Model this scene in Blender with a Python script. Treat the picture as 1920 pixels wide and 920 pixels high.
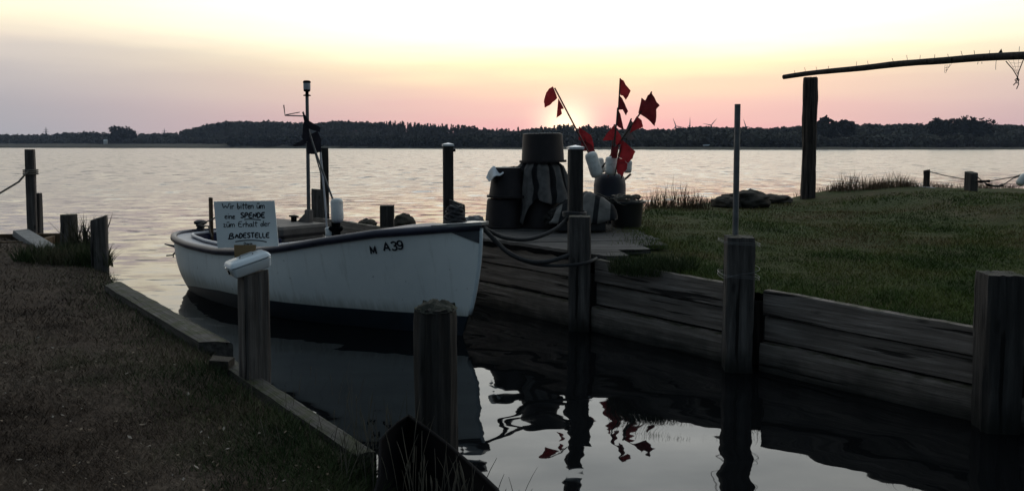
import bpy, math, random
import numpy as np
from mathutils import Vector, Matrix, noise as mnoise
random.seed(7); rng = np.random.default_rng(11)
R = math.radians
for o in list(bpy.data.objects): bpy.data.objects.remove(o)
C = bpy.data.collections.new('place'); bpy.context.scene.collection.children.link(C)
sc = bpy.context.scene
# ------------------------------------------------------------------ camera
F = 1500.0; PY0 = 360.0; HC = 1.85
PITCH = math.atan((PY0-274)/F)
cam = bpy.data.cameras.new('camera'); co = bpy.data.objects.new('camera', cam); C.objects.link(co)
cam.sensor_width = 36; cam.lens = F/1920*36; cam.shift_y = -(460-PY0)/1920
cam.clip_start = .05; cam.clip_end = 6000
co.location = (0, 0, HC); co.rotation_euler = (R(90)-PITCH, 0, 0); sc.camera = co
# ------------------------------------------------------------------ render settings
sc.render.engine = 'CYCLES'
sc.view_settings.view_transform = 'Standard'; sc.view_settings.look = 'None'
sc.view_settings.exposure = 0; sc.view_settings.gamma = 1
sc.cycles.use_denoising = True
sc.cycles.max_bounces = 6; sc.cycles.diffuse_bounces = 3; sc.cycles.glossy_bounces = 3; sc.cycles.volume_bounces = 0
sc.cycles.sample_clamp_indirect = 6
# ------------------------------------------------------------------ world: dusk sky
SUN_AZ, SUN_EL = 3.9, 1.1
world = bpy.data.worlds.new('World'); sc.world = world; world.use_nodes = True
nt = world.node_tree; nt.nodes.clear(); N = nt.nodes.new; L = nt.links.new
def wmath(op, a, b=None, c=None, clamp=False):
    n = N('ShaderNodeMath'); n.operation = op; n.use_clamp = clamp
    for i, v in enumerate((a, b, c)):
        if v is None: continue
        if isinstance(v, (int, float)): n.inputs[i].default_value = v
        else: L(v, n.inputs[i])
    return n.outputs[0]
def wramp(fac, stops):
    n = N('ShaderNodeValToRGB'); L(fac, n.inputs[0]); e = n.color_ramp.elements
    for i, (el, col) in enumerate(stops):
        p = math.sqrt(el/90)
        if i < 2: e[i].position = p
        else: e.new(p)
        e[i].color = (*col, 1)
    return n.outputs[0]
tc = N('ShaderNodeTexCoord'); sx = N('ShaderNodeSeparateXYZ'); L(tc.outputs['Generated'], sx.inputs[0])
X, Y, Z = sx.outputs
elev = wmath('MULTIPLY', wmath('ARCSINE', Z), 180/math.pi)
az = wmath('MULTIPLY', wmath('ARCTAN2', X, Y), 180/math.pi)
mp = N('ShaderNodeMapping'); mp.inputs['Scale'].default_value = (2.5, 2.5, 22); L(tc.outputs['Generated'], mp.inputs[0])
nz = N('ShaderNodeTexNoise'); nz.inputs['Scale'].default_value = 1.6; nz.inputs['Detail'].default_value = 5; L(mp.outputs[0], nz.inputs[0])
wob = wmath('MULTIPLY', wmath('SUBTRACT', nz.outputs[0], .5), 2.2)
el2 = wmath('MAXIMUM', wmath('ADD', elev, wob), .02)
fe = wmath('SQRT', wmath('DIVIDE', el2, 90))
near = wramp(fe, [(0, (1.12, .53, .51)), (1.3, (1.14, .58, .54)), (2.8, (1.18, .70, .57)), (4.3, (1.25, .86, .58)), (5.3, (1.4, 1.08, .64)),
                  (6.2, (1.5, 1.28, .78)), (7.4, (1.6, 1.48, 1.1)), (10, (1.85, 1.8, 1.65)), (18, (2.0, 2.05, 2.0)), (30, (1.75, 1.87, 1.9)),
                  (50, (.8, .95, 1.05)), (90, (.28, .36, .44))])
far = wramp(fe, [(0, (.40, .42, .46)), (1.0, (.43, .44, .47)), (2.2, (.47, .455, .475)), (4.5, (.57, .53, .525)), (5.8, (.70, .63, .585)), (6.6, (.88, .76, .64)),
                 (7.7, (1.06, .95, .71)), (8.8, (1.22, 1.07, .80)), (20, (1.3, 1.28, 1.16)), (35, (.95, 1.0, 1.03)), (60, (.5, .6, .68)), (90, (.28, .36, .44))])
back = wramp(fe, [(0, (.082, .115, .145)), (8, (.10, .138, .17)), (25, (.12, .172, .215)), (50, (.165, .225, .275)), (90, (.28, .36, .44))])
d0 = wmath('ABSOLUTE', wmath('SUBTRACT', az, 8.0))
t1 = wmath('POWER', wmath('MINIMUM', wmath('DIVIDE', d0, 41), 1), 1.0)
t1s = N('ShaderNodeMapRange'); t1s.interpolation_type = 'SMOOTHSTEP'; L(d0, t1s.inputs[0]); t1s.inputs[1].default_value = -3; t1s.inputs[2].default_value = 47
t2s = N('ShaderNodeMapRange'); t2s.interpolation_type = 'SMOOTHSTEP'; L(d0, t2s.inputs[0]); t2s.inputs[1].default_value = 38; t2s.inputs[2].default_value = 110
def wmix(f, a, b):
    n = N('ShaderNodeMix'); n.data_type = 'RGBA'; L(f, n.inputs[0]); L(a, n.inputs[6]); L(b, n.inputs[7]); return n.outputs[2]
skyc = wmix(t2s.outputs[0], wmix(t1s.outputs[0], near, far), back)
sunv = Vector((math.sin(R(SUN_AZ))*math.cos(R(SUN_EL)), math.cos(R(SUN_AZ))*math.cos(R(SUN_EL)), math.sin(R(SUN_EL))))
dt = N('ShaderNodeVectorMath'); dt.operation = 'DOT_PRODUCT'; L(tc.outputs['Generated'], dt.inputs[0]); dt.inputs[1].default_value = sunv
ang = wmath('MULTIPLY', wmath('ARCCOSINE', wmath('MINIMUM', dt.outputs['Value'], .9999999)), 180/math.pi)
g = wmath('POWER', 2.718, wmath('MULTIPLY', wmath('POWER', wmath('DIVIDE', ang, 1.7), 2), -1))
gl = N('ShaderNodeMix'); gl.data_type = 'RGBA'; gl.blend_type = 'ADD'; L(g, gl.inputs[0]); L(skyc, gl.inputs[6]); gl.inputs[7].default_value = (1.1, 1.0, .55, 1)
bg = N('ShaderNodeBackground'); L(gl.outputs[2], bg.inputs[0]); bg.inputs[1].default_value = 1.0
wo = N('ShaderNodeOutputWorld'); L(bg.outputs[0], wo.inputs[0])
# the sun itself: almost on the hills, warm and weak
sl = bpy.data.lights.new('sun', 'SUN'); so = bpy.data.objects.new('sun', sl); C.objects.link(so)
sl.energy = .5; sl.angle = R(.53); sl.color = (1, .55, .28)
so.rotation_euler = Vector(sunv).to_track_quat('Z', 'Y').to_euler(); so.location = (60, 300, 60)

# ------------------------------------------------------------------ picture -> place
def ray(px, py):
    a, b = (px-960)/F, (PY0-py)/F
    return Vector((a, math.cos(PITCH)+b*math.sin(PITCH), -math.sin(PITCH)+b*math.cos(PITCH)))
def P(px, py, D):                     # the point seen there at depth D
    r = ray(px, py); return Vector((0, 0, HC)) + r*(D/r.y)
def G(px, py, z=0.0):                 # the point seen there at height z
    r = ray(px, py); return Vector((0, 0, HC)) + r*((z-HC)/r.z)

# ------------------------------------------------------------------ mesh helpers
class MB:
    def __init__(s): s.v = []; s.f = []
    def add(s, vs, fs):
        n = len(s.v); s.v += [tuple(x) for x in vs]; s.f += [tuple(i+n for i in f) for f in fs]; return s
    def box(s, c, size, M=None, bev=0.0):
        hx, hy, hz = [x/2 for x in size]; vs = []
        if bev <= 0:
            vs = [Vector((x*hx, y*hy, z*hz)) for z in (-1, 1) for y in (-1, 1) for x in (-1, 1)]
            fs = [(0, 2, 3, 1), (4, 5, 7, 6), (0, 1, 5, 4), (2, 6, 7, 3), (0, 4, 6, 2), (1, 3, 7, 5)]
        else:
            b = min(bev, hx*.9, hy*.9, hz*.9)
            def ring(z, i): 
                X_, Y_ = hx-i, hy-i
                return [Vector(p) for p in ((-X_+b, -Y_, z), (X_-b, -Y_, z), (X_, -Y_+b, z), (X_, Y_-b, z), (X_-b, Y_, z), (-X_+b, Y_, z), (-X_, Y_-b, z), (-X_, -Y_+b, z))]
            vs = ring(-hz, b*.7)+ring(-hz+b, 0)+ring(hz-b, 0)+ring(hz, b*.7)
            fs = [tuple(range(7, -1, -1)), tuple(range(24, 32))]
            for k in range(3):
                for i in range(8): j = (i+1) % 8; fs.append((k*8+i, k*8+j, k*8+8+j, k*8+8+i))
        c = Vector(c); vs = [(M @ v if M else v)+c for v in vs]
        return s.add(vs, fs)
    def tube(s, pts, r, n=8, caps=True):
        pts = [Vector(p) for p in pts]; m = len(pts)
        rs = r if isinstance(r, (list, tuple)) else [r]*m
        vs = []; fs = []; prev = None
        for i, p in enumerate(pts):
            t = (pts[min(i+1, m-1)]-pts[max(i-1, 0)]).normalized()
            if prev is None:
                a = Vector((0, 0, 1)) if abs(t.z) < .9 else Vector((1, 0, 0))
                u = t.cross(a).normalized()
            else: u = (prev - t*prev.dot(t)).normalized()
            prev = u; w = t.cross(u)
            for k in range(n):
                q = 2*math.pi*k/n; vs.append(p+(u*math.cos(q)+w*math.sin(q))*rs[i])
        for i in range(m-1):
            for k in range(n): l = (k+1) % n; fs.append((i*n+k, i*n+l, i*n+n+l, i*n+n+k))
        if caps: fs.append(tuple(range(n-1, -1, -1))); fs.append(tuple(range((m-1)*n, m*n)))
        return s.add(vs, fs)
    def lathe(s, prof, c, n=32, M=None, close=False):
        vs = []; fs = []; m = len(prof); c = Vector(c)
        for r_, z in prof:
            for k in range(n):
                q = 2*math.pi*k/n; v = Vector((r_*math.cos(q), r_*math.sin(q), z)); vs.append((M @ v if M else v)+c)
        for i in range(m-1):
            for k in range(n): l = (k+1) % n; fs.append((i*n+k, i*n+l, i*n+n+l, i*n+n+k))
        return s.add(vs, fs)
    def prism(s, poly, z0, z1):       # plan polygon (ccw) between two heights (z may be a list)
        n = len(poly); a = z0 if isinstance(z0, (list, tuple)) else [z0]*n; b = z1 if isinstance(z1, (list, tuple)) else [z1]*n
        vs = [(p[0], p[1], a[i]) for i, p in enumerate(poly)]+[(p[0], p[1], b[i]) for i, p in enumerate(poly)]
        fs = [tuple(range(n-1, -1, -1)), tuple(range(n, 2*n))]+[(i, (i+1) % n, n+(i+1) % n, n+i) for i in range(n)]
        return s.add(vs, fs)
    def slab(s, pts, th):             # a planar outline with thickness th (along its normal)
        pts = [Vector(p) for p in pts]; nrm = Vector((0, 0, 0))
        for i in range(len(pts)): nrm += pts[i].cross(pts[(i+1) % len(pts)])
        nrm.normalize(); n = len(pts)
        vs = [p-nrm*th/2 for p in pts]+[p+nrm*th/2 for p in pts]
        return s.add(vs, [tuple(range(n-1, -1, -1)), tuple(range(n, 2*n))]+[(i, (i+1) % n, n+(i+1) % n, n+i) for i in range(n)])
    def build(s, name, mat, parent=None, smooth=False, world=True, org=None):
        off = Vector((0, 0, 0))
        if parent is not None and world: off = ORG.get(parent, Vector((0, 0, 0)))
        if parent is None and org is not None: off = Vector(org)
        me = bpy.data.meshes.new(name); me.from_pydata([(v[0]-off.x, v[1]-off.y, v[2]-off.z) for v in s.v], [], s.f)
        me.update(); 
        import bmesh
        bm = bmesh.new(); bm.from_mesh(me); bmesh.ops.recalc_face_normals(bm, faces=bm.faces); bm.to_mesh(me); bm.free()
        if smooth:
            me.polygons.foreach_set('use_smooth', [True]*len(me.polygons))
            if smooth != 'all': me.set_sharp_from_angle(angle=R(38))
        me.materials.append(mat)
        o = bpy.data.objects.new(name, me); C.objects.link(o)
        if parent is not None: o.parent = parent; ORG[o] = off
        else: o.location = off
        return o
ORG = {}
def thing(name, label, cat, loc=(0, 0, 0), rot=(0, 0, 0), group=None):
    o = bpy.data.objects.new(name, None); C.objects.link(o); o.location = loc; o.rotation_euler = rot
    o.empty_display_size = .1; ORG[o] = Vector(loc)
    return tag(o, label, cat, group)
def tag(o, label, cat, group=None, kind=None):
    o['label'] = label; o['category'] = cat
    if group: o['group'] = group
    if kind: o['kind'] = kind
    return o
def struct(o): o['kind'] = 'structure'; return o
def np_mesh(name, v, f, mat, col=None, parent=None):
    """v (n,3), f (m,k) with k = 3 or 4, col (n,3) per vertex"""
    me = bpy.data.meshes.new(name); k = f.shape[1]
    me.vertices.add(len(v)); me.vertices.foreach_set('co', np.ascontiguousarray(v, np.float32).ravel())
    me.loops.add(f.size); me.loops.foreach_set('vertex_index', np.ascontiguousarray(f, np.int32).ravel())
    me.polygons.add(len(f)); me.polygons.foreach_set('loop_start', np.arange(0, f.size, k, dtype=np.int32))
    me.update(calc_edges=True)
    if col is not None:
        a = me.color_attributes.new('tint', 'FLOAT_COLOR', 'POINT')
        a.data.foreach_set('color', np.concatenate([col, np.ones((len(col), 1))], 1).astype(np.float32).ravel())
    me.materials.append(mat); o = bpy.data.objects.new(name, me); C.objects.link(o)
    if parent is not None: o.parent = parent
    return o

# ------------------------------------------------------------------ materials
def new_mat(name):
    m = bpy.data.materials.new(name); m.use_nodes = True
    t = m.node_tree; b = t.nodes['Principled BSDF']; return m, t, b
def setin(b, **k):
    for a, v in k.items(): b.inputs[a.replace('_', ' ')].default_value = v
def nd(t, typ, **k):
    n = t.nodes.new(typ)
    for a, v in k.items(): setattr(n, a, v)
    return n
def ramp(t, fac, stops):
    n = t.nodes.new('ShaderNodeValToRGB'); t.links.new(fac, n.inputs[0]); e = n.color_ramp.elements
    for i, (p, c) in enumerate(stops):
        if i < 2: e[i].position = p
        else: e.new(p)
        e[i].color = (*c, 1) if len(c) == 3 else c
    return n.outputs[0]
def noise_node(t, vec, scale, detail=4, rough=.55):
    n = t.nodes.new('ShaderNodeTexNoise'); n.inputs['Scale'].default_value = scale; n.inputs['Detail'].default_value = detail
    n.inputs['Roughness'].default_value = rough
    if vec is not None: t.links.new(vec, n.inputs['Vector'])
    return n
def mixc(t, f, a, b, mode='MIX'):
    n = t.nodes.new('ShaderNodeMix'); n.data_type = 'RGBA'; n.blend_type = mode
    for i, v in ((0, f), (6, a), (7, b)):
        if isinstance(v, (int, float)): n.inputs[i].default_value = v
        elif isinstance(v, tuple): n.inputs[i].default_value = (*v, 1)
        else: t.links.new(v, n.inputs[i])
    return n.outputs[2]
def mth(t, op, a, b=0.0, clamp=False):
    n = t.nodes.new('ShaderNodeMath'); n.operation = op; n.use_clamp = clamp
    for i, v in ((0, a), (1, b)):
        if isinstance(v, (int, float)): n.inputs[i].default_value = v
        else: t.links.new(v, n.inputs[i])
    return n.outputs[0]
def wood(name, dark, mid, light, axis='Z', wet=True, fine=1.0, moss=0.0):
    m, t, b = new_mat(name); tcn = nd(t, 'ShaderNodeTexCoord'); mpn = nd(t, 'ShaderNodeMapping'); t.links.new(tcn.outputs['Object'], mpn.inputs[0])
    s = {'Z': (26, 26, 1.6), 'X': (1.3, 26, 26), 'Y': (26, 1.3, 26)}[axis]; mpn.inputs['Scale'].default_value = [x*fine for x in s]
    n1 = noise_node(t, mpn.outputs[0], 1.0, 6, .65); n2 = noise_node(t, tcn.outputs['Object'], 3.1, 4)
    mp2 = nd(t, 'ShaderNodeMapping'); t.links.new(tcn.outputs['Object'], mp2.inputs[0]); mp2.inputs['Scale'].default_value = [x*fine*q for x, q in zip(s, (.5, .5, .5))]
    n3 = noise_node(t, mp2.outputs[0], 1.3, 3, .5)
    c = ramp(t, n1.outputs[0], [(.28, dark), (.5, mid), (.72, light)])
    crack = ramp(t, n3.outputs[0], [(.34, (1, 1, 1)), (.39, (0, 0, 0))])
    c = mixc(t, crack, c, tuple(x*.35 for x in dark))
    c = mixc(t, mth(t, 'MULTIPLY', n2.outputs[0], .75), c, mid, 'MULTIPLY') if False else c
    kn = nd(t, 'ShaderNodeTexVoronoi'); mk = nd(t, 'ShaderNodeMapping'); t.links.new(tcn.outputs['Object'], mk.inputs[0]); mk.inputs['Scale'].default_value = {'Z': (7, 7, 2.4), 'X': (2.4, 7, 7), 'Y': (7, 2.4, 7)}[axis]
    dn = noise_node(t, tcn.outputs['Object'], 14, 3); dv = nd(t, 'ShaderNodeMix', data_type='RGBA'); dv.inputs[0].default_value = .12; t.links.new(mk.outputs[0], dv.inputs[6]); t.links.new(dn.outputs['Color'], dv.inputs[7]); t.links.new(dv.outputs[2], kn.inputs['Vector']); kn.inputs['Scale'].default_value = 1.0
    c = mixc(t, ramp(t, kn.outputs['Distance'], [(.05, (.85, .85, .85)), (.13, (0, 0, 0))]), c, tuple(x*.5 for x in dark))
    blot = ramp(t, n2.outputs[0], [(.42, (0, 0, 0)), (.68, (1, 1, 1))])
    c = mixc(t, mth(t, 'MULTIPLY', blot, .45), c, tuple(x*.55 for x in mid))
    geo = nd(t, 'ShaderNodeNewGeometry'); sp = nd(t, 'ShaderNodeSeparateXYZ'); t.links.new(geo.outputs['Position'], sp.inputs[0])
    if wet:                                           # algae and damp just above the water
        nn = noise_node(t, geo.outputs['Position'], 5, 4)
        h = mth(t, 'ADD', sp.outputs[2], mth(t, 'MULTIPLY', mth(t, 'SUBTRACT', nn.outputs[0], .5), -.22))
        mr = nd(t, 'ShaderNodeMapRange', interpolation_type='SMOOTHSTEP'); t.links.new(h, mr.inputs[0])
        mr.inputs[1].default_value = -.02; mr.inputs[2].default_value = .25; mr.inputs[3].default_value = .92; mr.inputs[4].default_value = 0
        c = mixc(t, mr.outputs[0], c, (.010, .011, .009))
    if moss:
        sn = nd(t, 'ShaderNodeSeparateXYZ'); t.links.new(geo.outputs['Normal'], sn.inputs[0])
        mn = noise_node(t, geo.outputs['Position'], 9, 4)
        mf = mth(t, 'MULTIPLY', ramp(t, mn.outputs[0], [(.4, (0, 0, 0)), (.6, (1, 1, 1))]), mth(t, 'MULTIPLY', mth(t, 'MAXIMUM', sn.outputs[2], 0), moss))
        c = mixc(t, mf, c, (.03, .035, .012))
    t.links.new(c, b.inputs['Base Color']); setin(b, Roughness=.85); b.inputs['Specular IOR Level'].default_value = .25
    bp = nd(t, 'ShaderNodeBump'); bp.inputs['Strength'].default_value = .9; bp.inputs['Distance'].default_value = .02
    t.links.new(mth(t, 'SUBTRACT', n1.outputs[0], mth(t, 'MULTIPLY', crack, .8)), bp.inputs['Height']); t.links.new(bp.outputs[0], b.inputs['Normal'])
    return m
def paint(name, col, rough=.45, var=.12, scale=4, dirt=None, metal=0.0, bump=0.0, spec=.5):
    m, t, b = new_mat(name); tcn = nd(t, 'ShaderNodeTexCoord'); n = noise_node(t, tcn.outputs['Object'], scale, 5, .6)
    c = ramp(t, n.outputs[0], [(.3, tuple(x*(1-var) for x in col)), (.7, tuple(min(1, x*(1+var)) for x in col))])
    if dirt:
        n2 = noise_node(t, tcn.outputs['Object'], scale*2.3, 6, .7)
        c = mixc(t, mth(t, 'MULTIPLY', ramp(t, n2.outputs[0], [(.52, (0, 0, 0)), (.72, (1, 1, 1))]), .7), c, dirt)
    t.links.new(c, b.inputs['Base Color']); setin(b, Roughness=rough, Metallic=metal); b.inputs['Specular IOR Level'].default_value = spec
    if bump:
        bp = nd(t, 'ShaderNodeBump'); bp.inputs['Strength'].default_value = .6; bp.inputs['Distance'].default_value = bump
        n3 = noise_node(t, tcn.outputs['Object'], scale*6, 4); t.links.new(n3.outputs[0], bp.inputs['Height']); t.links.new(bp.outputs[0], b.inputs['Normal'])
    return m
def ground_mat(name, cols, scale=1.2):
    m, t, b = new_mat(name); geo = nd(t, 'ShaderNodeNewGeometry')
    n1 = noise_node(t, geo.outputs['Position'], scale, 5, .6); n2 = noise_node(t, geo.outputs['Position'], scale*28, 5, .7); n3 = noise_node(t, geo.outputs['Position'], scale*5, 4, .6)
    c = ramp(t, n1.outputs[0], [(.36, cols[0]), (.5, cols[1]), (.64, cols[2])])
    c = mixc(t, ramp(t, n3.outputs[0], [(.4, (0, 0, 0)), (.7, (.8, .8, .8))]), c, cols[3])
    c = mixc(t, .85, c, ramp(t, n2.outputs[0], [(.3, (.25, .25, .25)), (.7, (1.5, 1.5, 1.5))]), 'MULTIPLY')
    t.links.new(c, b.inputs['Base Color']); setin(b, Roughness=.95); b.inputs['Specular IOR Level'].default_value = .1
    bp = nd(t, 'ShaderNodeBump'); bp.inputs['Strength'].default_value = .9; bp.inputs['Distance'].default_value = .03
    t.links.new(n2.outputs[0], bp.inputs['Height']); t.links.new(bp.outputs[0], b.inputs['Normal'])
    return m
def tint_mat(name, rough=.8, transl=.0):
    m, t, b = new_mat(name); a = nd(t, 'ShaderNodeAttribute', attribute_name='tint'); t.links.new(a.outputs['Color'], b.inputs['Base Color'])
    setin(b, Roughness=rough); b.inputs['Specular IOR Level'].default_value = .15
    return m
M_post = wood('weathered_post', (.03, .026, .025), (.08, .071, .066), (.165, .15, .14), moss=.6)
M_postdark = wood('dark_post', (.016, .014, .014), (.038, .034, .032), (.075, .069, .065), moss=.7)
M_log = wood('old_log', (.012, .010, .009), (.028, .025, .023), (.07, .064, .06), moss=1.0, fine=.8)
M_plank = wood('wall_plank', (.075, .061, .054), (.18, .15, .132), (.33, .285, .255), axis='X', moss=.8)
M_deck = wood('deck_plank', (.03, .028, .027), (.07, .066, .064), (.13, .122, .118), axis='X', wet=False)
M_bank = wood('bank_timber', (.022, .02, .018), (.060, .055, .05), (.125, .115, .105), axis='X', wet=False, fine=1.0, moss=.9)
M_rack = wood('rack_wood', (.02, .017, .015), (.05, .04, .036), (.085, .07, .06), wet=False)
M_rackX = wood('rack_beam_wood', (.02, .017, .015), (.05, .04, .036), (.085, .07, .06), axis='X', wet=False)
M_boardY = wood('brown_board', (.05, .032, .018), (.11, .07, .04), (.17, .11, .065), wet=False)
M_card = paint('cardboard', (.24, .155, .075), .9, .1, 9)
M_white = paint('white_hull', (.62, .68, .71), .38, .05, 2.2, dirt=(.45, .46, .44))
def hull_mat():
    m, t, b = new_mat('worn_white_hull'); tcn = nd(t, 'ShaderNodeTexCoord'); n = noise_node(t, tcn.outputs['Object'], 1.6, 5, .6)
    c = ramp(t, n.outputs[0], [(.3, (.72, .745, .74)), (.7, (.84, .85, .83))])
    mpn = nd(t, 'ShaderNodeMapping'); t.links.new(tcn.outputs['Object'], mpn.inputs[0]); mpn.inputs['Scale'].default_value = (9, 3, .9)
    st = noise_node(t, mpn.outputs[0], 1.5, 5, .65); c = mixc(t, mth(t, 'MULTIPLY', ramp(t, st.outputs[0], [(.55, (0, 0, 0)), (.75, (1, 1, 1))]), .38), c, (.33, .31, .26))
    sp = nd(t, 'ShaderNodeSeparateXYZ'); t.links.new(tcn.outputs['Object'], sp.inputs[0]); wn = noise_node(t, mpn.outputs[0], 2.5, 4, .6)
    h = mth(t, 'ADD', sp.outputs[2], mth(t, 'MULTIPLY', wn.outputs[0], -.22)); mr = nd(t, 'ShaderNodeMapRange', interpolation_type='SMOOTHSTEP'); t.links.new(h, mr.inputs[0])
    mr.inputs[1].default_value = .05; mr.inputs[2].default_value = .24; mr.inputs[3].default_value = .6; mr.inputs[4].default_value = 0
    c = mixc(t, mr.outputs[0], c, (.25, .25, .2)); sc_ = noise_node(t, tcn.outputs['Object'], 22, 3, .5)
    c = mixc(t, mth(t, 'MULTIPLY', ramp(t, sc_.outputs[0], [(.70, (0, 0, 0)), (.74, (1, 1, 1))]), .5), c, (.2, .2, .2))
    t.links.new(c, b.inputs['Base Color']); setin(b, Roughness=.42); bp = nd(t, 'ShaderNodeBump'); bp.inputs['Strength'].default_value = .25; bp.inputs['Distance'].default_value = .01
    t.links.new(n.outputs[0], bp.inputs['Height']); t.links.new(bp.outputs[0], b.inputs['Normal']); return m
M_hull = hull_mat()
M_boot = paint('antifouling', (.012, .02, .03), .5, .3, 3)
M_rail = paint('rub_rail', (.025, .025, .045), .45, .3, 5)
M_deckgrey = paint('boat_deck_paint', (.33, .33, .36), .5, .12, 5, dirt=(.16, .15, .15))
M_navy = paint('navy_liner', (.012, .016, .06), .5, .25, 4)
M_coam = paint('pale_coaming', (.45, .46, .5), .4, .1, 6)
M_wornwood = paint('worn_grey_wood', (.12, .105, .095), .8, .3, 6, dirt=(.06, .05, .045), bump=.004)
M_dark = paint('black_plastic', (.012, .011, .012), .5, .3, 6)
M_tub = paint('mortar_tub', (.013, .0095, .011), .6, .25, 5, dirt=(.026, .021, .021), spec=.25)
M_metal = paint('dull_metal', (.34, .35, .36), .38, .2, 9, metal=.9)
M_galv = paint('galvanised_tube', (.13, .135, .14), .55, .3, 14, metal=.5, dirt=(.1, .1, .1))
M_cap = paint('aluminium_cap', (.62, .62, .63), .35, .1, 9, metal=.3)
M_black = paint('black_rubber', (.004, .004, .005), .85, .2, 8, spec=.08)
M_rope = paint('rope_fibre', (.13, .115, .095), .9, .3, 60)
M_ropedark = paint('dark_rope', (.018, .018, .02), .8, .3, 50)
M_float = paint('white_float', (.62, .62, .6), .55, .1, 7, dirt=(.2, .19, .16))
def cloth(name, col, tr=.45):
    m, t, b = new_mat(name); tcn = nd(t, 'ShaderNodeTexCoord'); n = noise_node(t, tcn.outputs['Object'], 9, 5, .6)
    c = ramp(t, n.outputs[0], [(.3, tuple(x*.6 for x in col)), (.7, tuple(x*1.2 for x in col))])
    t.links.new(c, b.inputs['Base Color']); setin(b, Roughness=.85); b.inputs['Specular IOR Level'].default_value = .1
    tl = nd(t, 'ShaderNodeBsdfTranslucent'); t.links.new(c, tl.inputs[0]); mx = nd(t, 'ShaderNodeMixShader'); mx.inputs[0].default_value = tr
    t.links.new(b.outputs[0], mx.inputs[1]); t.links.new(tl.outputs[0], mx.inputs[2])
    out = [n_ for n_ in t.nodes if n_.type == 'OUTPUT_MATERIAL'][0]; t.links.new(mx.outputs[0], out.inputs[0]); return m
M_red = cloth('red_flag_cloth', (.36, .032, .04), .30)
M_dkred = cloth('dark_red_flag_cloth', (.17, .024, .03), .25)
M_greyflag = cloth('grey_flag_cloth', (.13, .115, .12), .2)
M_blackflag = cloth('black_flag_cloth', (.022, .022, .03), .2)
M_rag = paint('pale_rag', (.5, .53, .56), .9, .12, 9)
M_sign = paint('sign_board', (.74, .78, .79), .5, .05, 3)
M_ink = paint('marker_ink', (.006, .008, .016), .5, .2, 20)
M_box = paint('enamel_box', (.66, .72, .76), .28, .04, 6)
M_stone = paint('boulder', (.05, .044, .038), .95, .45, 7, dirt=(.035, .036, .02), bump=.03, spec=.1)
M_concrete = paint('concrete', (.17, .17, .17), .9, .25, 7, dirt=(.08, .08, .075), bump=.006)
M_foliage = None
def foliage_mat(name, cols, scale=.09):
    m, t, b = new_mat(name); geo = nd(t, 'ShaderNodeNewGeometry'); n = noise_node(t, geo.outputs['Position'], scale, 4, .6)
    c = ramp(t, n.outputs[0], [(.35, cols[0]), (.65, cols[1])]); t.links.new(c, b.inputs['Base Color']); setin(b, Roughness=.9)
    b.inputs['Specular IOR Level'].default_value = .05; return m
M_fol = foliage_mat('far_foliage', ((.05, .055, .042), (.10, .095, .072)))  # lighter than the scrub: some distance haze is put into the leaf colour
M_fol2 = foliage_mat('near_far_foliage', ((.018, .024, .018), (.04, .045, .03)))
M_farland = ground_mat('far_meadow', ((.05, .05, .036), (.065, .06, .042), (.045, .048, .032), (.07, .062, .045)), .02)
M_lawnL = ground_mat('dry_lawn', ((.04, .029, .021), (.07, .050, .037), (.10, .076, .058), (.03, .022, .017)), .8)
M_lawnR = ground_mat('green_lawn', ((.032, .048, .010), (.05, .06, .016), (.075, .062, .028), (.026, .036, .009)), .8)
M_blade = tint_mat('grass_blades')

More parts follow.
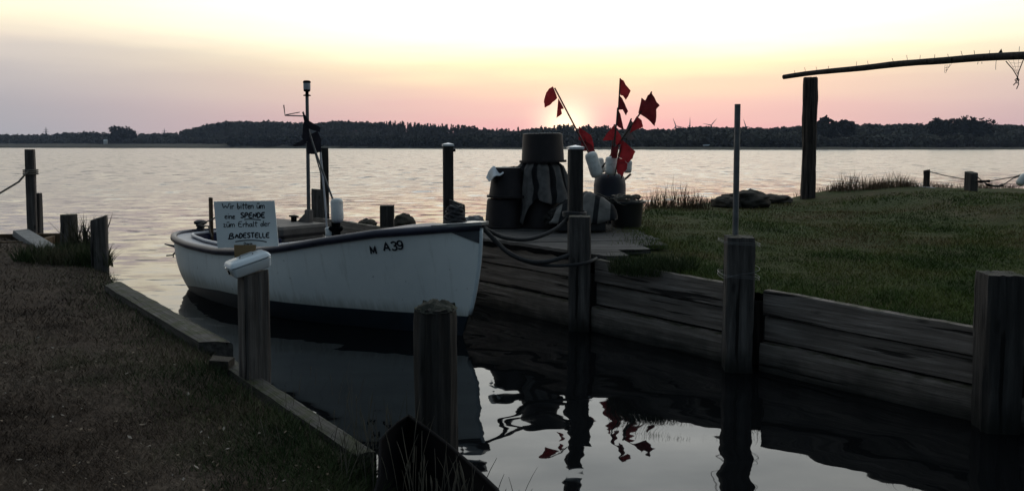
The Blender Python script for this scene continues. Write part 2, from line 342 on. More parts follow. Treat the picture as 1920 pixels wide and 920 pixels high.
# ------------------------------------------------------------------ water
def water_mat():
    m, t, b = new_mat('lake_water'); geo = nd(t, 'ShaderNodeNewGeometry'); sp = nd(t, 'ShaderNodeSeparateXYZ'); t.links.new(geo.outputs['Position'], sp.inputs[0])
    def sl(scale, vecscale, detail, k, rough=.5):
        mpn = nd(t, 'ShaderNodeMapping'); t.links.new(geo.outputs['Position'], mpn.inputs[0]); mpn.inputs['Scale'].default_value = (*vecscale, 1)
        n = noise_node(t, mpn.outputs[0], scale, detail, rough); s = nd(t, 'ShaderNodeVectorMath', operation='SUBTRACT'); t.links.new(n.outputs['Color'], s.inputs[0]); s.inputs[1].default_value = (.5, .5, .5)
        q = nd(t, 'ShaderNodeVectorMath', operation='SCALE'); t.links.new(s.outputs[0], q.inputs[0]); q.inputs['Scale'].default_value = k; return q
    calm = sl(1.6, (.7, 1.45), 3, CALM)
    lake = sl(3.2, (.5, 1.5), 7, LAKE, .66)
    mr = nd(t, 'ShaderNodeMapRange', interpolation_type='SMOOTHSTEP'); t.links.new(mth(t, 'ADD', sp.outputs[1], mth(t, 'MULTIPLY', sp.outputs[0], -.55)), mr.inputs[0])
    mr.inputs[1].default_value = 8.4; mr.inputs[2].default_value = 17
    # patches of stiller and rougher water
    pm = nd(t, 'ShaderNodeMapping'); t.links.new(geo.outputs['Position'], pm.inputs[0]); pm.inputs['Scale'].default_value = (.03, .12, 1)
    pn = noise_node(t, pm.outputs[0], 1, 3); pk = nd(t, 'ShaderNodeMapRange'); t.links.new(pn.outputs[0], pk.inputs[0]); pk.inputs[1].default_value = .3; pk.inputs[2].default_value = .7; pk.inputs[3].default_value = .7; pk.inputs[4].default_value = 1.25
    ls = nd(t, 'ShaderNodeVectorMath', operation='SCALE'); t.links.new(lake.outputs[0], ls.inputs[0]); t.links.new(mth(t, 'MULTIPLY', mr.outputs[0], pk.outputs[0]), ls.inputs['Scale'])
    gust = sl(1.0, (1.5, .42), 6, .40, .7); gm = nd(t, 'ShaderNodeMapRange', interpolation_type='SMOOTHSTEP'); t.links.new(sp.outputs[1], gm.inputs[0]); gm.inputs[1].default_value = 18; gm.inputs[2].default_value = 60
    gs = nd(t, 'ShaderNodeVectorMath', operation='SCALE'); t.links.new(gust.outputs[0], gs.inputs[0]); t.links.new(gm.outputs[0], gs.inputs['Scale'])
    a0 = nd(t, 'ShaderNodeVectorMath', operation='ADD'); t.links.new(ls.outputs[0], a0.inputs[0]); t.links.new(gs.outputs[0], a0.inputs[1])
    ad = nd(t, 'ShaderNodeVectorMath', operation='ADD'); t.links.new(a0.outputs[0], ad.inputs[0]); t.links.new(calm.outputs[0], ad.inputs[1])
    def dashes(vs, lo, k):                       # small steep wavelets: thin dark dashes
        mpn = nd(t, 'ShaderNodeMapping'); t.links.new(geo.outputs['Position'], mpn.inputs[0]); mpn.inputs['Scale'].default_value = (*vs, 1)
        n = noise_node(t, mpn.outputs[0], 1.0, 3, .5); r_ = nd(t, 'ShaderNodeMapRange', interpolation_type='SMOOTHSTEP'); t.links.new(n.outputs[0], r_.inputs[0]); r_.inputs[1].default_value = lo; r_.inputs[2].default_value = lo+.07; r_.inputs[4].default_value = -k; return r_.outputs[0]
    dy = mth(t, 'ADD', mth(t, 'MULTIPLY', dashes((1.9, 5.2), .61, .4), mr.outputs[0]), mth(t, 'MULTIPLY', dashes((.62, .75), .60, .9), gm.outputs[0]))
    dc = nd(t, 'ShaderNodeCombineXYZ'); t.links.new(dy, dc.inputs[1]); a2 = nd(t, 'ShaderNodeVectorMath', operation='ADD'); t.links.new(ad.outputs[0], a2.inputs[0]); t.links.new(dc.outputs[0], a2.inputs[1])
    s2 = nd(t, 'ShaderNodeSeparateXYZ'); t.links.new(a2.outputs[0], s2.inputs[0]); cb = nd(t, 'ShaderNodeCombineXYZ'); t.links.new(s2.outputs[0], cb.inputs[0]); t.links.new(s2.outputs[1], cb.inputs[1]); cb.inputs[2].default_value = 1
    nm = nd(t, 'ShaderNodeVectorMath', operation='NORMALIZE'); t.links.new(cb.outputs[0], nm.inputs[0]); t.links.new(nm.outputs[0], b.inputs['Normal'])
    setin(b, Base_Color=(.004, .0045, .005, 1))
    rr = nd(t, 'ShaderNodeMapRange', interpolation_type='SMOOTHSTEP'); t.links.new(mth(t, 'ADD', sp.outputs[1], mth(t, 'MULTIPLY', sp.outputs[0], -.55)), rr.inputs[0])
    rr.inputs[1].default_value = 9.5; rr.inputs[2].default_value = 45; rr.inputs[3].default_value = .02; rr.inputs[4].default_value = .20; t.links.new(rr.outputs[0], b.inputs['Roughness'])
    ri = nd(t, 'ShaderNodeMapRange'); t.links.new(rr.outputs[0], ri.inputs[0]); ri.inputs[1].default_value = .02; ri.inputs[2].default_value = .20; ri.inputs[3].default_value = 1.36; ri.inputs[4].default_value = 2.3
    t.links.new(ri.outputs[0], b.inputs['IOR']); return m
CALM, LAKE = .135, .22
w = MB(); w.add([(-1800, -40, 0), (1800, -40, 0), (1800, 1300, 0), (-1800, 1300, 0)], [(0, 1, 2, 3)])
struct(w.build('water', water_mat()))

# ------------------------------------------------------------------ far shore
def interp(x, tab): return float(np.interp(x, [a for a, _ in tab], [b for _, b in tab]))
SHORE = [(-900, 1000), (0, 860), (640, 640), (1000, 470), (1280, 400), (1500, 400), (1920, 440), (2900, 470)]
TOP = [(-900, 246), (0, 253), (60, 254), (100, 252), (150, 249), (180, 250), (200, 252), (262, 252), (300, 253), (330, 250), (350, 245), (380, 238), (420, 231), (470, 229), (550, 231),
       (590, 234), (630, 229), (680, 231), (730, 234), (800, 239), (850, 241), (900, 245), (960, 247), (1000, 244), (1050, 242), (1080, 241), (1130, 243), (1160, 245), (1200, 245), (1260, 245),
       (1300, 240), (1340, 241), (1400, 242), (1450, 243), (1490, 240), (1530, 236), (1640, 236), (1700, 235), (1760, 236), (1860, 237), (1920, 237), (2400, 232), (2900, 236)]
def shoreD(px): return interp(px, SHORE)
def ridge_z(px, D): return HC + (274-interp(px, TOP))/F*D
def landz(px, D):
    d = D-shoreD(px); rd = shoreD(px)+190
    if d < 0: return -.8
    low = interp(px, [(0, 4.5), (620, 3.5), (760, 1.5), (1250, 1.6), (1920, 1.4)])
    top = max(low, ridge_z(px, rd)-interp(px, [(0, 6), (400, 8), (900, 8), (1300, 6), (1920, 6)]))
    k = min(1, max(0, (d-60)/130)); k = k*k*(3-2*k)
    return min(1, d/6)*.9 + (low-.9)*min(1, d/45) + (top-low)*k - 0.02*max(0, d-260)
cols = list(range(-900, 2901, 20)); offs = [-60, -2, 0, 3, 7, 15, 30, 50, 80, 110, 140, 170, 190, 230, 300, 500, 1100]
lv = []; lf = []
for px in cols:
    for q in offs:
        D = shoreD(px)+q; lv.append(((px-960)/F*D, D, landz(px, D)))
n_ = len(offs)
for i in range(len(cols)-1):
    for j in range(n_-1): lf.append((i*n_+j, (i+1)*n_+j, (i+1)*n_+j+1, i*n_+j+1))
mb = MB(); mb.add(lv, lf); struct(mb.build('far_shore', M_farland, smooth='all'))
gb = MB(); gb.add([(-3000, -60, -1.5), (3000, -60, -1.5), (3000, 3000, -1.5), (-3000, 3000, -1.5)], [(0, 1, 2, 3)]); struct(gb.build('ground', M_farland))

def clumps(cent, rad, n, size, conifer=False):
    """leaf clumps filling a crown: returns quad vertices (n*4,3)"""
    c = np.array(cent); r = np.array(rad)
    if conifer:
        h = rng.random(n)**1.4; a = rng.random(n)*2*np.pi; rr = (1-h)*(.55+.45*rng.random(n)) + .04
        p = np.stack([np.cos(a)*rr*r[0], np.sin(a)*rr*r[1], (h*2-1)*r[2]], 1)
    else:
        d = rng.normal(size=(n, 3)); d /= np.linalg.norm(d, axis=1)[:, None]
        lob = 1 + .22*np.sin(d[:, 0]*4+c[0])*np.sin(d[:, 1]*3.3+c[1]) + .16*np.sin(d[:, 2]*5+d[:, 0]*3+c[0]*1.7)
        p = d*((.62+.4*rng.random(n)**.6)*lob)[:, None]*r
        p[:, 2] = np.where(p[:, 2] < -r[2]*.75, -r[2]*.75, p[:, 2])
    p = p + c
    u = rng.normal(size=(n, 3)); u /= np.linalg.norm(u, axis=1)[:, None]; v = rng.normal(size=(n, 3)); v -= u*(u*v).sum(1)[:, None]; v /= np.linalg.norm(v, axis=1)[:, None]
    s = (size*(.5+.8*rng.random(n)))[:, None]
    return np.stack([p-u*s-v*s*.6, p+u*s-v*s*.5, p+u*s*.7+v*s*.6, p-u*s*.6+v*s*.7], 1).reshape(-1, 3)
def quads(v): return np.arange(len(v)).reshape(-1, 4)
def wood_mass(name, label, x0, x1, rows, dens, mat, con=lambda px: 0.0, hscale=1.0, n=100):
    vs = []
    for q0, q1, hfac in rows:
        cnt = int((x1-x0)*dens)
        for k in range(cnt):
            px = x0+(x1-x0)*random.random(); D = shoreD(px)+random.uniform(q0, q1); gx = (px-960)/F*D; z = landz(px, D)
            back = D-shoreD(px) > 165
            if back: top = HC+(274-interp(px, TOP)+random.gauss(.2, 1.0)-.9*mnoise.noise((px*.06, 3, 0))-.8*mnoise.noise((px*.018, 7, 0)))/F*D; h = max(4, top-z)
            else: h = random.uniform(5.5, 9.5)*hfac*hscale
            rw = min(h*.66, random.choice([random.uniform(2.2, 4), random.uniform(3.5, 6), random.uniform(5, 8)]))
            if random.random() < con(px):
                hh = h+random.uniform(-1.0, 3.2)*D/650
                vs.append(clumps((gx, D, z+hh*.5), (rw*.55, rw*.55, hh*.5), n, .8, True))
            else: vs.append(clumps((gx, D, z+h*.50), (rw, rw, h*.5), n, 1.15))
    v = np.concatenate(vs); o = np_mesh(name, v, quads(v), mat)
    return tag(o, label, 'woodland', kind='stuff')
R_low = [(62, 100, .55), (100, 150, .7), (165, 200, 1)]
wood_mass('low_wood', 'low hazy belt of bushes on the far left shore below the pylons', -850, 345, R_low, .34, M_fol)
wood_mass('hill_wood', 'rounded broadleaf wood on the far hill behind the boat mast', 345, 660, [(60, 100, .7), (100, 165, 1), (166, 215, 1), (168, 210, 1)], .40, M_fol)
wood_mass('conifer_wood', 'far wood with spiky conifer tops sloping down towards the sun', 655, 1180, [(14, 60, .7), (60, 165, .9), (166, 215, 1), (168, 210, 1)], .42, M_fol,
          con=lambda px: .92 if (720 < px < 900 or 1030 < px < 1150) else .15)
wood_mass('shore_scrub', 'darker band of scrub along the far water behind the capped posts', 430, 985, [(8, 40, .75), (20, 60, .85)], .3, M_fol2)
wood_mass('right_wood', 'dense dark wood on the far shore behind the drying rack', 1180, 2850, [(25, 60, .75), (60, 150, .85), (166, 200, 1), (168, 200, 1)], .30, M_fol, n=100)
def far_tree(px, ytop, wpx, D, label, trunk=1.6):
    x = (px-960)/F*D; z0 = landz(px, D); ztop = HC+(274-ytop)/F*D; h = ztop-z0; rw = wpx/2/F*D
    t = thing('broadleaf_tree', label, 'tree', (x, D, z0), group='single trees on the far shore')
    b = MB(); b.tube([(x, D, z0-.3), (x+.2, D, z0+h*.25), (x, D, z0+h*.6)], [.6, .45, .2], 7)
    for a in range(5):
        q = a*1.26; b.tube([(x, D, z0+h*.22), (x+math.cos(q)*rw*.5, D+math.sin(q)*rw*.5, z0+h*.55)], [.3, .1], 5)
    b.build('trunk', M_rack, t)
    vs = [clumps((x-x, 0, h*.52), (rw*.86, rw*.86, h*.46), 900, 1.1)]
    for k in range(9):
        a = random.random()*6.28; e = random.uniform(.35, .8)
        vs.append(clumps((math.cos(a)*rw*.6, math.sin(a)*rw*.5, h*e), (rw*.45, rw*.45, h*.2), 160, .8))
    v = np.concatenate(vs); np_mesh('crown', v, quads(v), M_fol2, parent=t)
    return t
far_tree(231, 236, 52, 860, 'solitary round dark tree on the low far left shore')
far_tree(1543, 221, 30, 470, 'tall rounded tree just right of the rack post on the far shore')
far_tree(1563, 227, 22, 480, 'middle one of three rounded treetops right of the rack post, far shore')
far_tree(1583, 226, 34, 470, 'flat-topped tree right of two rounded trees beyond the rack post')
far_tree(1768, 223, 54, 480, 'left of two broad crowns rising over the wood at far right')
far_tree(1818, 219, 78, 490, 'broadest crown in the far wood, above the small rope posts')

# wind turbines, pylons, small marks on the far shore
def turbine(px, hub_y, D, base_rot, yaw, label):
    h = P(px, hub_y, D); z0 = 2.0
    t = thing('wind_turbine', label, 'wind turbine', (h.x, D, z0), group='wind turbines behind the far wood')
    MB().tube([(h.x, D, z0), (h.x, D, h.z)], [1.3, .7], 10).build('tower', M_concrete, t, smooth=True)
    MB().box((h.x, D, h.z+.2), (1.8, 3.5, 1.7), Matrix.Rotation(yaw, 3, 'Z'), .3).build('nacelle', M_concrete, t)
    for k in range(3):
        a = base_rot+k*2*math.pi/3; u = Vector((math.sin(a)*math.cos(yaw), math.sin(a)*math.sin(yaw), math.cos(a)))
        c = Vector((h.x, D-2.2, h.z+.2)); MB().tube([c, c+u*3, c+u*14.5], [.5, .85, .15], 6).build('blade', M_concrete, t, smooth=True)
turbine(1267, 237, 1350, R(-22), .1, 'leftmost wind turbine beyond the far wood, right of the red flags')
turbine(1293, 236, 1350, R(2), 1.35, 'wind turbine seen edge on between two others')
turbine(1333, 235, 1350, R(40), .05, 'wind turbine with spread blades left of the metal tube')
turbine(1398, 238, 1400, R(100), .1, 'wind turbine mostly hidden behind the metal tube')
def pylon(px, ytop, D, label):
    tp = P(px, ytop, D); z0 = 3.0; H = tp.z-z0; t = thing('power_pylon', label, 'pylon', (tp.x, D, z0), group='power pylons beyond the far left shore')
    b = MB()
    for s in (-1, 1):
        for q in (-1, 1): b.tube([(tp.x+s*2.6, D+q*2.6, z0), (tp.x+s*.6, D+q*.6, z0+H*.7), (tp.x, D, tp.z)], .28, 4)
    for k in range(6):
        z = z0+H*(.1+.12*k); r_ = 2.6*(1-k*.12); s = 1 if k % 2 else -1; b.tube([(tp.x-r_*s, D-r_, z), (tp.x+r_*s*.85, D-r_*.85, z+H*.12)], .2, 4)
    b.build('lattice_tower', M_concrete, t)
    a = MB()
    for z, wd in ((.72, 5.5), (.84, 4.2)): a.tube([(tp.x-wd, D, z0+H*z), (tp.x, D, z0+H*z+.6), (tp.x+wd, D, z0+H*z)], .3, 4)
    a.build('cross_arm', M_concrete, t)
pylon(86, 238, 1450, 'lattice power pylon above the low trees at far left')
pylon(308, 241, 1460, 'fainter lattice power pylon right of the solitary round tree')
c = P(197, 268, 840); b = MB(); b.prism([(c.x-1.6, c.y), (c.x+1.6, c.y), (c.x+1.6, c.y+2.5), (c.x-1.6, c.y+2.5)], c.z-4, c.z+2); b.add([(c.x-1.9, c.y-.3, c.z+2), (c.x+1.9, c.y-.3, c.z+2), (c.x+1.9, c.y+2.8, c.z+2), (c.x-1.9, c.y+2.8, c.z+2), (c.x-1.9, c.y+1.2, c.z+3.6), (c.x+1.9, c.y+1.2, c.z+3.6)], [(0, 1, 5, 4), (3, 4, 5, 2), (0, 4, 3), (1, 2, 5), (0, 3, 2, 1)])
tag(b.build('shore_hut', M_float, org=(c.x, c.y, c.z-4)), 'tiny pale hut on the far left shore beside the solitary tree', 'hut')
c = P(1345, 262, 455); hb = thing('far_house', 'small grey house half hidden in the far wood left of the metal tube', 'house', (c.x, c.y, 1.5))
MB().prism([(c.x-2.6, c.y), (c.x+2.6, c.y), (c.x+2.6, c.y+5), (c.x-2.6, c.y+5)], 1, c.z+1).build('wall', M_concrete, hb)
MB().add([(c.x-3, c.y-.5, c.z+1), (c.x+3, c.y-.5, c.z+1), (c.x+3, c.y+5.5, c.z+1), (c.x-3, c.y+5.5, c.z+1), (c.x-3, c.y+2.5, c.z+3.2), (c.x+3, c.y+2.5, c.z+3.2)], [(0, 1, 5, 4), (3, 4, 5, 2), (0, 4, 3), (1, 2, 5), (0, 3, 2, 1)]).build('roof', M_stone, hb)
c = P(1324, 272.5, 408); bt = MB(); bt.add([(c.x-1.3, c.y, c.z-.3), (c.x+1.5, c.y, c.z-.2), (c.x+1.2, c.y+1.2, c.z-.3), (c.x-1.3, c.y+1.2, c.z-.3), (c.x-1.5, c.y-.1, c.z+.35), (c.x+2.0, c.y, c.z+.5), (c.x+1.4, c.y+1.3, c.z+.45), (c.x-1.5, c.y+1.3, c.z+.35)], [(0, 1, 5, 4), (1, 2, 6, 5), (2, 3, 7, 6), (3, 0, 4, 7), (4, 5, 6, 7), (3, 2, 1, 0)])
tag(bt.build('dinghy', M_box, org=(c.x, c.y, c.z-.3)), 'tiny white dinghy lying on the far meadow below the turbines', 'boat')

# ------------------------------------------------------------------ the quay line
A1 = G(1086, 617); A2 = G(1382, 692); A3 = G(1865, 802)
dl = (A1-A3).normalized(); nl = Vector((-dl.y, dl.x, 0));  nl = nl if nl.x > 0 else -nl      # along the quay to the far left; inland
WF = A1 + nl*.12                                                                              # a point of the plank face
def Q(s, w_, z=0.0): p = WF+dl*s+nl*w_; return Vector((p.x, p.y, z))
def wall_y(x): s = (x-WF.x)/dl.x; return (WF+dl*s).y
QEND = 6.1
LZ = .74
# right lawn
YS = [(-4, 13.1), (-3, 13.0), (-1.2, 11.25), (-.7, 11.45), (1.15, 11.55), (1.7, 12.6), (2.6, 15.6), (4.2, 17.6), (7, 19.2), (12, 20.5), (40, 24)]
S2, S3 = (A2-A1).dot(dl), (A3-A1).dot(dl)
def edge_drop(x, y):
    s = Vector((x, y, 0))-WF; return .735*(1-float(np.interp(s.dot(dl), [S3-2, S3, S2, 0, 1.5], [.80, .845, .905, .975, 1.0])))
def lawn_z(x, y):
    s = Vector((x, y, 0))-WF; wd = s.x*nl.x+s.y*nl.y
    crest = interp(x, [(0, .70), (2.5, .66), (4.6, .62), (6.4, .66), (7.4, .80), (9.2, .92), (11, .82), (14, .8), (40, .8)])
    k = min(1, max(0, (wd-.5)/9)); z = LZ-.05 + (crest-LZ+.05)*k*k*(3-2*k)
    z -= edge_drop(x, y)*max(0, 1-max(0, wd)/4.5)
    if x < 1.0 and y > 8.6: z = LZ-.06
    ys = interp(x, YS); d = y-ys
    z += .035*mnoise.noise((x*.6, y*.6, 3)) + .012*mnoise.noise((x*2.5, y*2.5, 8))
    if d > -.5: q = min(1, (d+.5)/1.3); z -= (z+.35)*q*q*(3-2*q)
    return z
vs = []; fs = []; ss = np.concatenate([np.arange(-14, -4, .5), np.arange(-4, QEND+.01, .16)]); ws = np.concatenate([np.arange(.075, 3, .15), np.arange(3, 12, .28), np.arange(12, 36, 1.2)])
for s in ss:
    for w_ in ws:
        p = Q(s, w_); vs.append((p.x, p.y, lawn_z(p.x, p.y)))
m_ = len(ws)
for i in range(len(ss)-1):
    for j in range(m_-1): fs.append((i*m_+j, i*m_+j+1, (i+1)*m_+j+1, (i+1)*m_+j))
mb = MB(); mb.add(vs, fs); struct(mb.build('lawn', M_lawnR, smooth='all'))
# plank wall: bays between the posts, three planks high
rotq = math.atan2(dl.y, dl.x)
wt = thing('quay_wall', 'long retaining wall of dark weathered planks along the right side of the channel', 'wall', (WF.x, WF.y, 0), (0, 0, rotq))
sA1 = 0.0; sA2 = (A2-A1).dot(dl); sA3 = (A3-A1).dot(dl)
WZ = lambda s: float(np.interp(s, [sA3-2, sA3, sA2, 0, 1.5], [.80, .845, .905, .975, 1.0]))
def plank(s0, s1, z0, z1, w0, th, seed):
    b = MB(); k = max(2, int((s1-s0)/.12)); rnd = random.Random(seed); vs = []; fs = []
    prof = [(-1, 0), (-1, .12), (-1, .85), (-.8, 1), (1, 1), (1, 0)]
    for i in range(k+1):
        s = s0+(s1-s0)*i/k; wob = .010*mnoise.noise((s*1.3, seed, 0)); wz = .014*mnoise.noise((s*1.1, seed, 5)) + .008*mnoise.noise((s*6, seed, 2))
        for a, c_ in prof: vs.append((s, -(w0 + a*th/2 + (wob if a < 0 else 0)), (z0+(z1-z0)*c_)*WZ(s)+wz*(.4+.6*c_)))
    m = len(prof)
    for i in range(k):
        for j in range(m): l = (j+1) % m; fs.append((i*m+j, i*m+l, i*m+m+l, i*m+m+j))
    fs.append(tuple(range(m-1, -1, -1))); fs.append(tuple(range(k*m, k*m+m)))
    b.add(vs, fs); b.build('plank', M_plank, wt, smooth=True, world=False)
bays = [(-9.0, sA3-.13), (sA3+.13, sA2-.14), (sA2+.14, -.13), (.13, QEND)]
for bi, (a, c_) in enumerate(bays):
    plank(a, c_, .512, .735, -.002+.004*bi, .08, bi*7+1); plank(a, c_, .275, .49, .024, .06, bi*7+2); plank(a, c_, -.02, .25, -.030, .11, bi*7+3)
b = MB(); b.box(((-9+QEND)/2, -.1, .0), (QEND+9, .04, 1.08)); b.build('backing', M_postdark, wt, world=False)
b = MB(); k = 26; vs = []; fs = []                       # ragged felt along the top edge beside the bow
for i in range(k+1):
    s = .16+2.1*i/k; z = .742+.02*abs(mnoise.noise((s*7, 2, 2)))*1.6; hang = .05+.035*mnoise.noise((s*5, 0, 9))
    vs += [(s, .048, z-hang), (s, .055, z+.005), (s, -.05, z+.016), (s, -.05, z+.008), (s, .048, z-.004), (s, .043, z-hang)]
for i in range(k):
    for j in range(6): l = (j+1) % 6; fs.append((i*6+j, i*6+l, i*6+6+l, i*6+6+j))
b.add(vs, fs); b.build('felt_strip', M_black, wt, smooth=True, world=False)
# jetty deck of boards
dk = MB(); c0 = Q(.25, .09); import itertools
lines = 9
dirx = Vector((.985, .17, 0)); diry = Vector((-.17, .985, 0))
def inside(p):
    s = (p-WF).dot(dl); w_ = (p-WF).dot(nl); return w_ > .09
for k in range(9):
    y0 = 8.05+k*.42
    # clip each board at the wall line and at its right end
    base = Vector((1.0, y0, 0)); 
    den = dirx.dot(nl); tl = (.10-(base-WF).dot(nl))/den; tl0 = max(tl, -1.75+.05*(k % 2)); tr = .86+.12*math.sin(k*3.1)-.03*k
    if k < 2: tr = (.2, .5)[k]
    if tr-tl0 < .2: continue
    n = 10; z = LZ+.004+.006*math.sin(k*2.3)
    a = base+dirx*tl0; c_ = base+dirx*tr; tl1 = max((.10-(base+diry*.40-WF).dot(nl))/den, -1.75); a1 = base+diry*.40+dirx*tl1; c1 = base+diry*.40+dirx*tr
    dk.prism([(a.x, a.y), (c_.x, c_.y), (c1.x, c1.y), (a1.x, a1.y)], z-.05, [z, z-.004, z+.004, z+.002])
o = dk.build('jetty_deck', M_deck, org=(.5, 10, .7)); tag(o, 'worn grey board deck of the jetty under the fishing gear', 'deck')

# ------------------------------------------------------------------ posts
def post_mesh(b, cx, cy, wd, ztop, zbot=-.7, rot=0, rnd=False, slope=(0, 0), jit=.006, seed=0, rough_top=.0, taper=0.0, depth=None):
    nz_ = max(6, int((ztop-zbot)/.07)); d = depth or wd
    if rnd: base = [(math.cos(2*math.pi*k/40)*wd/2, math.sin(2*math.pi*k/40)*wd/2) for k in range(40)]
    else:
        h = wd/2; g_ = d/2; ch = min(.014, h*.2)
        cor = [(-h+ch, -g_), (h-ch, -g_), (h, -g_+ch), (h, g_-ch), (h-ch, g_), (-h+ch, g_), (-h, g_-ch), (-h, -g_+ch)]; base = []
        for q in range(8):
            a_, c_ = cor[q], cor[(q+1) % 8]; m_ = 9 if q % 2 == 0 else 1
            base += [(a_[0]+(c_[0]-a_[0])*u/m_, a_[1]+(c_[1]-a_[1])*u/m_) for u in range(m_)]
    rs_ = random.Random(int(seed)*13+5); splits = {rs_.randrange(len(base)): (rs_.uniform(.05, .12), rs_.uniform(.1, .7), rs_.uniform(.25, .8)) for _ in range(5 if jit > .004 else 2)}
    n = len(base); cr, sr = math.cos(rot), math.sin(rot); vs = []; fs = []
    for i in range(nz_+1):
        f_ = i/nz_; 
        for k, (x, y) in enumerate(base):
            j = 1+jit/wd*2*mnoise.noise((k*.53+seed*9, f_*3, seed))+(jit*1.2/wd)*mnoise.noise((k*1.7, f_*9, seed+4)); tf = 1+taper*(1-f_)
            if k in splits: dp, f0, ln_ = splits[k]; j -= dp*max(0, 1-abs((f_-f0)/ln_))
            x_, y_ = x*j*tf, y*j*tf; zz = zbot+(ztop-zbot)*f_
            if i == nz_: zz += (rough_top+jit*.8)*(mnoise.noise((k*.9, seed, 1))); x_ *= .97; y_ *= .97
            zz += (slope[0]*x+slope[1]*y)*f_
            vs.append((cx+x_*cr-y_*sr, cy+x_*sr+y_*cr, zz))
    for i in range(nz_):
        for k in range(n): l = (k+1) % n; fs.append((i*n+k, i*n+l, i*n+n+l, i*n+n+k))
    top = nz_*n; m = len(vs); vs.append((cx, cy, ztop+rough_top*.6)); 
    for k in range(n): fs.append((top+k, top+(k+1) % n, m))
    b.add(vs, fs); return b
def post(name, label, cx, cy, wd, ztop, mat=M_post, group=None, cat='post', **k):
    b = MB(); post_mesh(b, cx, cy, wd, ztop, **k); o = b.build(name, mat, smooth=True, org=(cx, cy, 0)); return tag(o, label, cat, group)
QG = 'timber posts along the quay wall'
def top_z(py, D): return P(960, py, D).z
a = A1; post('quay_post', 'thick grey quay post right of the white bow, wrapped by the mooring lines', a.x, a.y, .215, top_z(405, a.y), seed=1, rot=rotq+.75, group=QG, jit=.008)
a = A2; post('quay_post', 'grey quay post with wire windings holding the upright metal tube', a.x, a.y, .222, top_z(443, a.y), seed=2, rot=rotq+.72, group=QG, jit=.012)
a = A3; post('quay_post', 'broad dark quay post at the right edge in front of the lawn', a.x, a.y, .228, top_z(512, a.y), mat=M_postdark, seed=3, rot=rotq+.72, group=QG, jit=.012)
# metal tube wired to the middle post
tp = P(1394, 198, A2.y-.02); tb = MB(); tb.tube([(tp.x+.012, A2.y+.155, -.3), (tp.x, A2.y+.155, 1.0), (tp.x, A2.y+.15, tp.z+.02)], .0245, 14)
tag(tb.build('metal_tube', M_galv, smooth=True, org=(tp.x, A2.y+.155, 0)), 'tall galvanised metal tube standing behind the wired quay post', 'tube')
wb = MB()
def wind(b, cx, cy, z, rx, tilt, n=26, r=.0019):
    pts = []
    for k in range(n+1):
        q = 2*math.pi*k/n; pts.append((cx+rx*1.02*math.copysign(abs(math.cos(q))**.6, math.cos(q)), cy+(.160 if math.sin(q) < 0 else .19)*math.copysign(abs(math.sin(q))**.6, math.sin(q)), z+tilt*math.cos(q)+.004*math.sin(3*q)))
    b.tube(pts, r, 5)
for z, ti in ((1.07, -.012), (1.055, -.015), (.80, -.012), (.785, -.018), (.82, .04)): wind(wb, A2.x, A2.y, z, .150, ti)
tag(wb.build('binding_wire', M_galv, org=(A2.x, A2.y, .7)), 'thin wire wound round the quay post and the metal tube', 'wire')
def capped_post(px, ytop, wpx, D, zbot, label, rot):
    t_ = P(px, ytop, D); wd = wpx/F*D/1.05; t = thing('capped_post', label, 'post', (t_.x, D, zbot), group='dark posts with metal caps on the jetty')
    b = MB(); post_mesh(b, t_.x, D, wd, t_.z-.04, zbot=zbot, rot=rot, seed=px, jit=.002); b.build('shaft', M_postdark, t, smooth=True)
    b = MB(); M = Matrix.Rotation(rot, 3, 'Z'); h = wd/2+.008; z = t_.z
    vs = [Vector((x*h, y*h, q)) for q in (-.045, -.02) for x, y in ((-1, -1), (1, -1), (1, 1), (-1, 1))]+[Vector((0, 0, .0))]
    vs = [M @ v+Vector((t_.x, D, z)) for v in vs]; b.add(vs, [(0, 1, 5, 4), (1, 2, 6, 5), (2, 3, 7, 6), (3, 0, 4, 7), (4, 5, 8), (5, 6, 8), (6, 7, 8), (7, 4, 8), (3, 2, 1, 0)])
    b.build('metal_cap', M_cap, t)
    return t, wd
t, wd = capped_post(840, 267.5, 20, 10.35, -.6, 'slim dark post with a pale metal cap behind the boat bow', .15)
c = P(852, 282, 10.35); MB().box(c, (.03, .03, .035), None, .005).build('hook', M_black, t)
a = P(1079, 272, 8.42); capped_post(1079, 272, 27, 8.42, -.3, 'slim dark post with a pale metal cap rising behind the thick quay post', .1)
post('mooring_stub', 'short slant-topped post stub beside the capped post behind the bow', *P(857, 390, 10.2).xy, .2, top_z(379, 10.2), seed=5, slope=(-.35, 0), group='short posts behind the boat', rot=.1)
post('mooring_stub', 'short square dark post behind the foredeck, between mast and capped post', *P(726, 390, 11.15).xy, .19, top_z(385, 11.15), mat=M_postdark, seed=6, group='short posts behind the boat', rot=.05)
post('mooring_stub', 'grey slab-like post just right of the boat mast', *P(596, 390, 12.6).xy, .19, top_z(355, 12.6), seed=8, group='short posts behind the boat', rot=.25, slope=(-.1, 0))
post('mooring_pile', 'thin dark tall post behind the black flags and the boat mast', *P(608, 300, 12.75).xy, .13, top_z(277, 12.75), mat=M_postdark, seed=9, rot=.2)
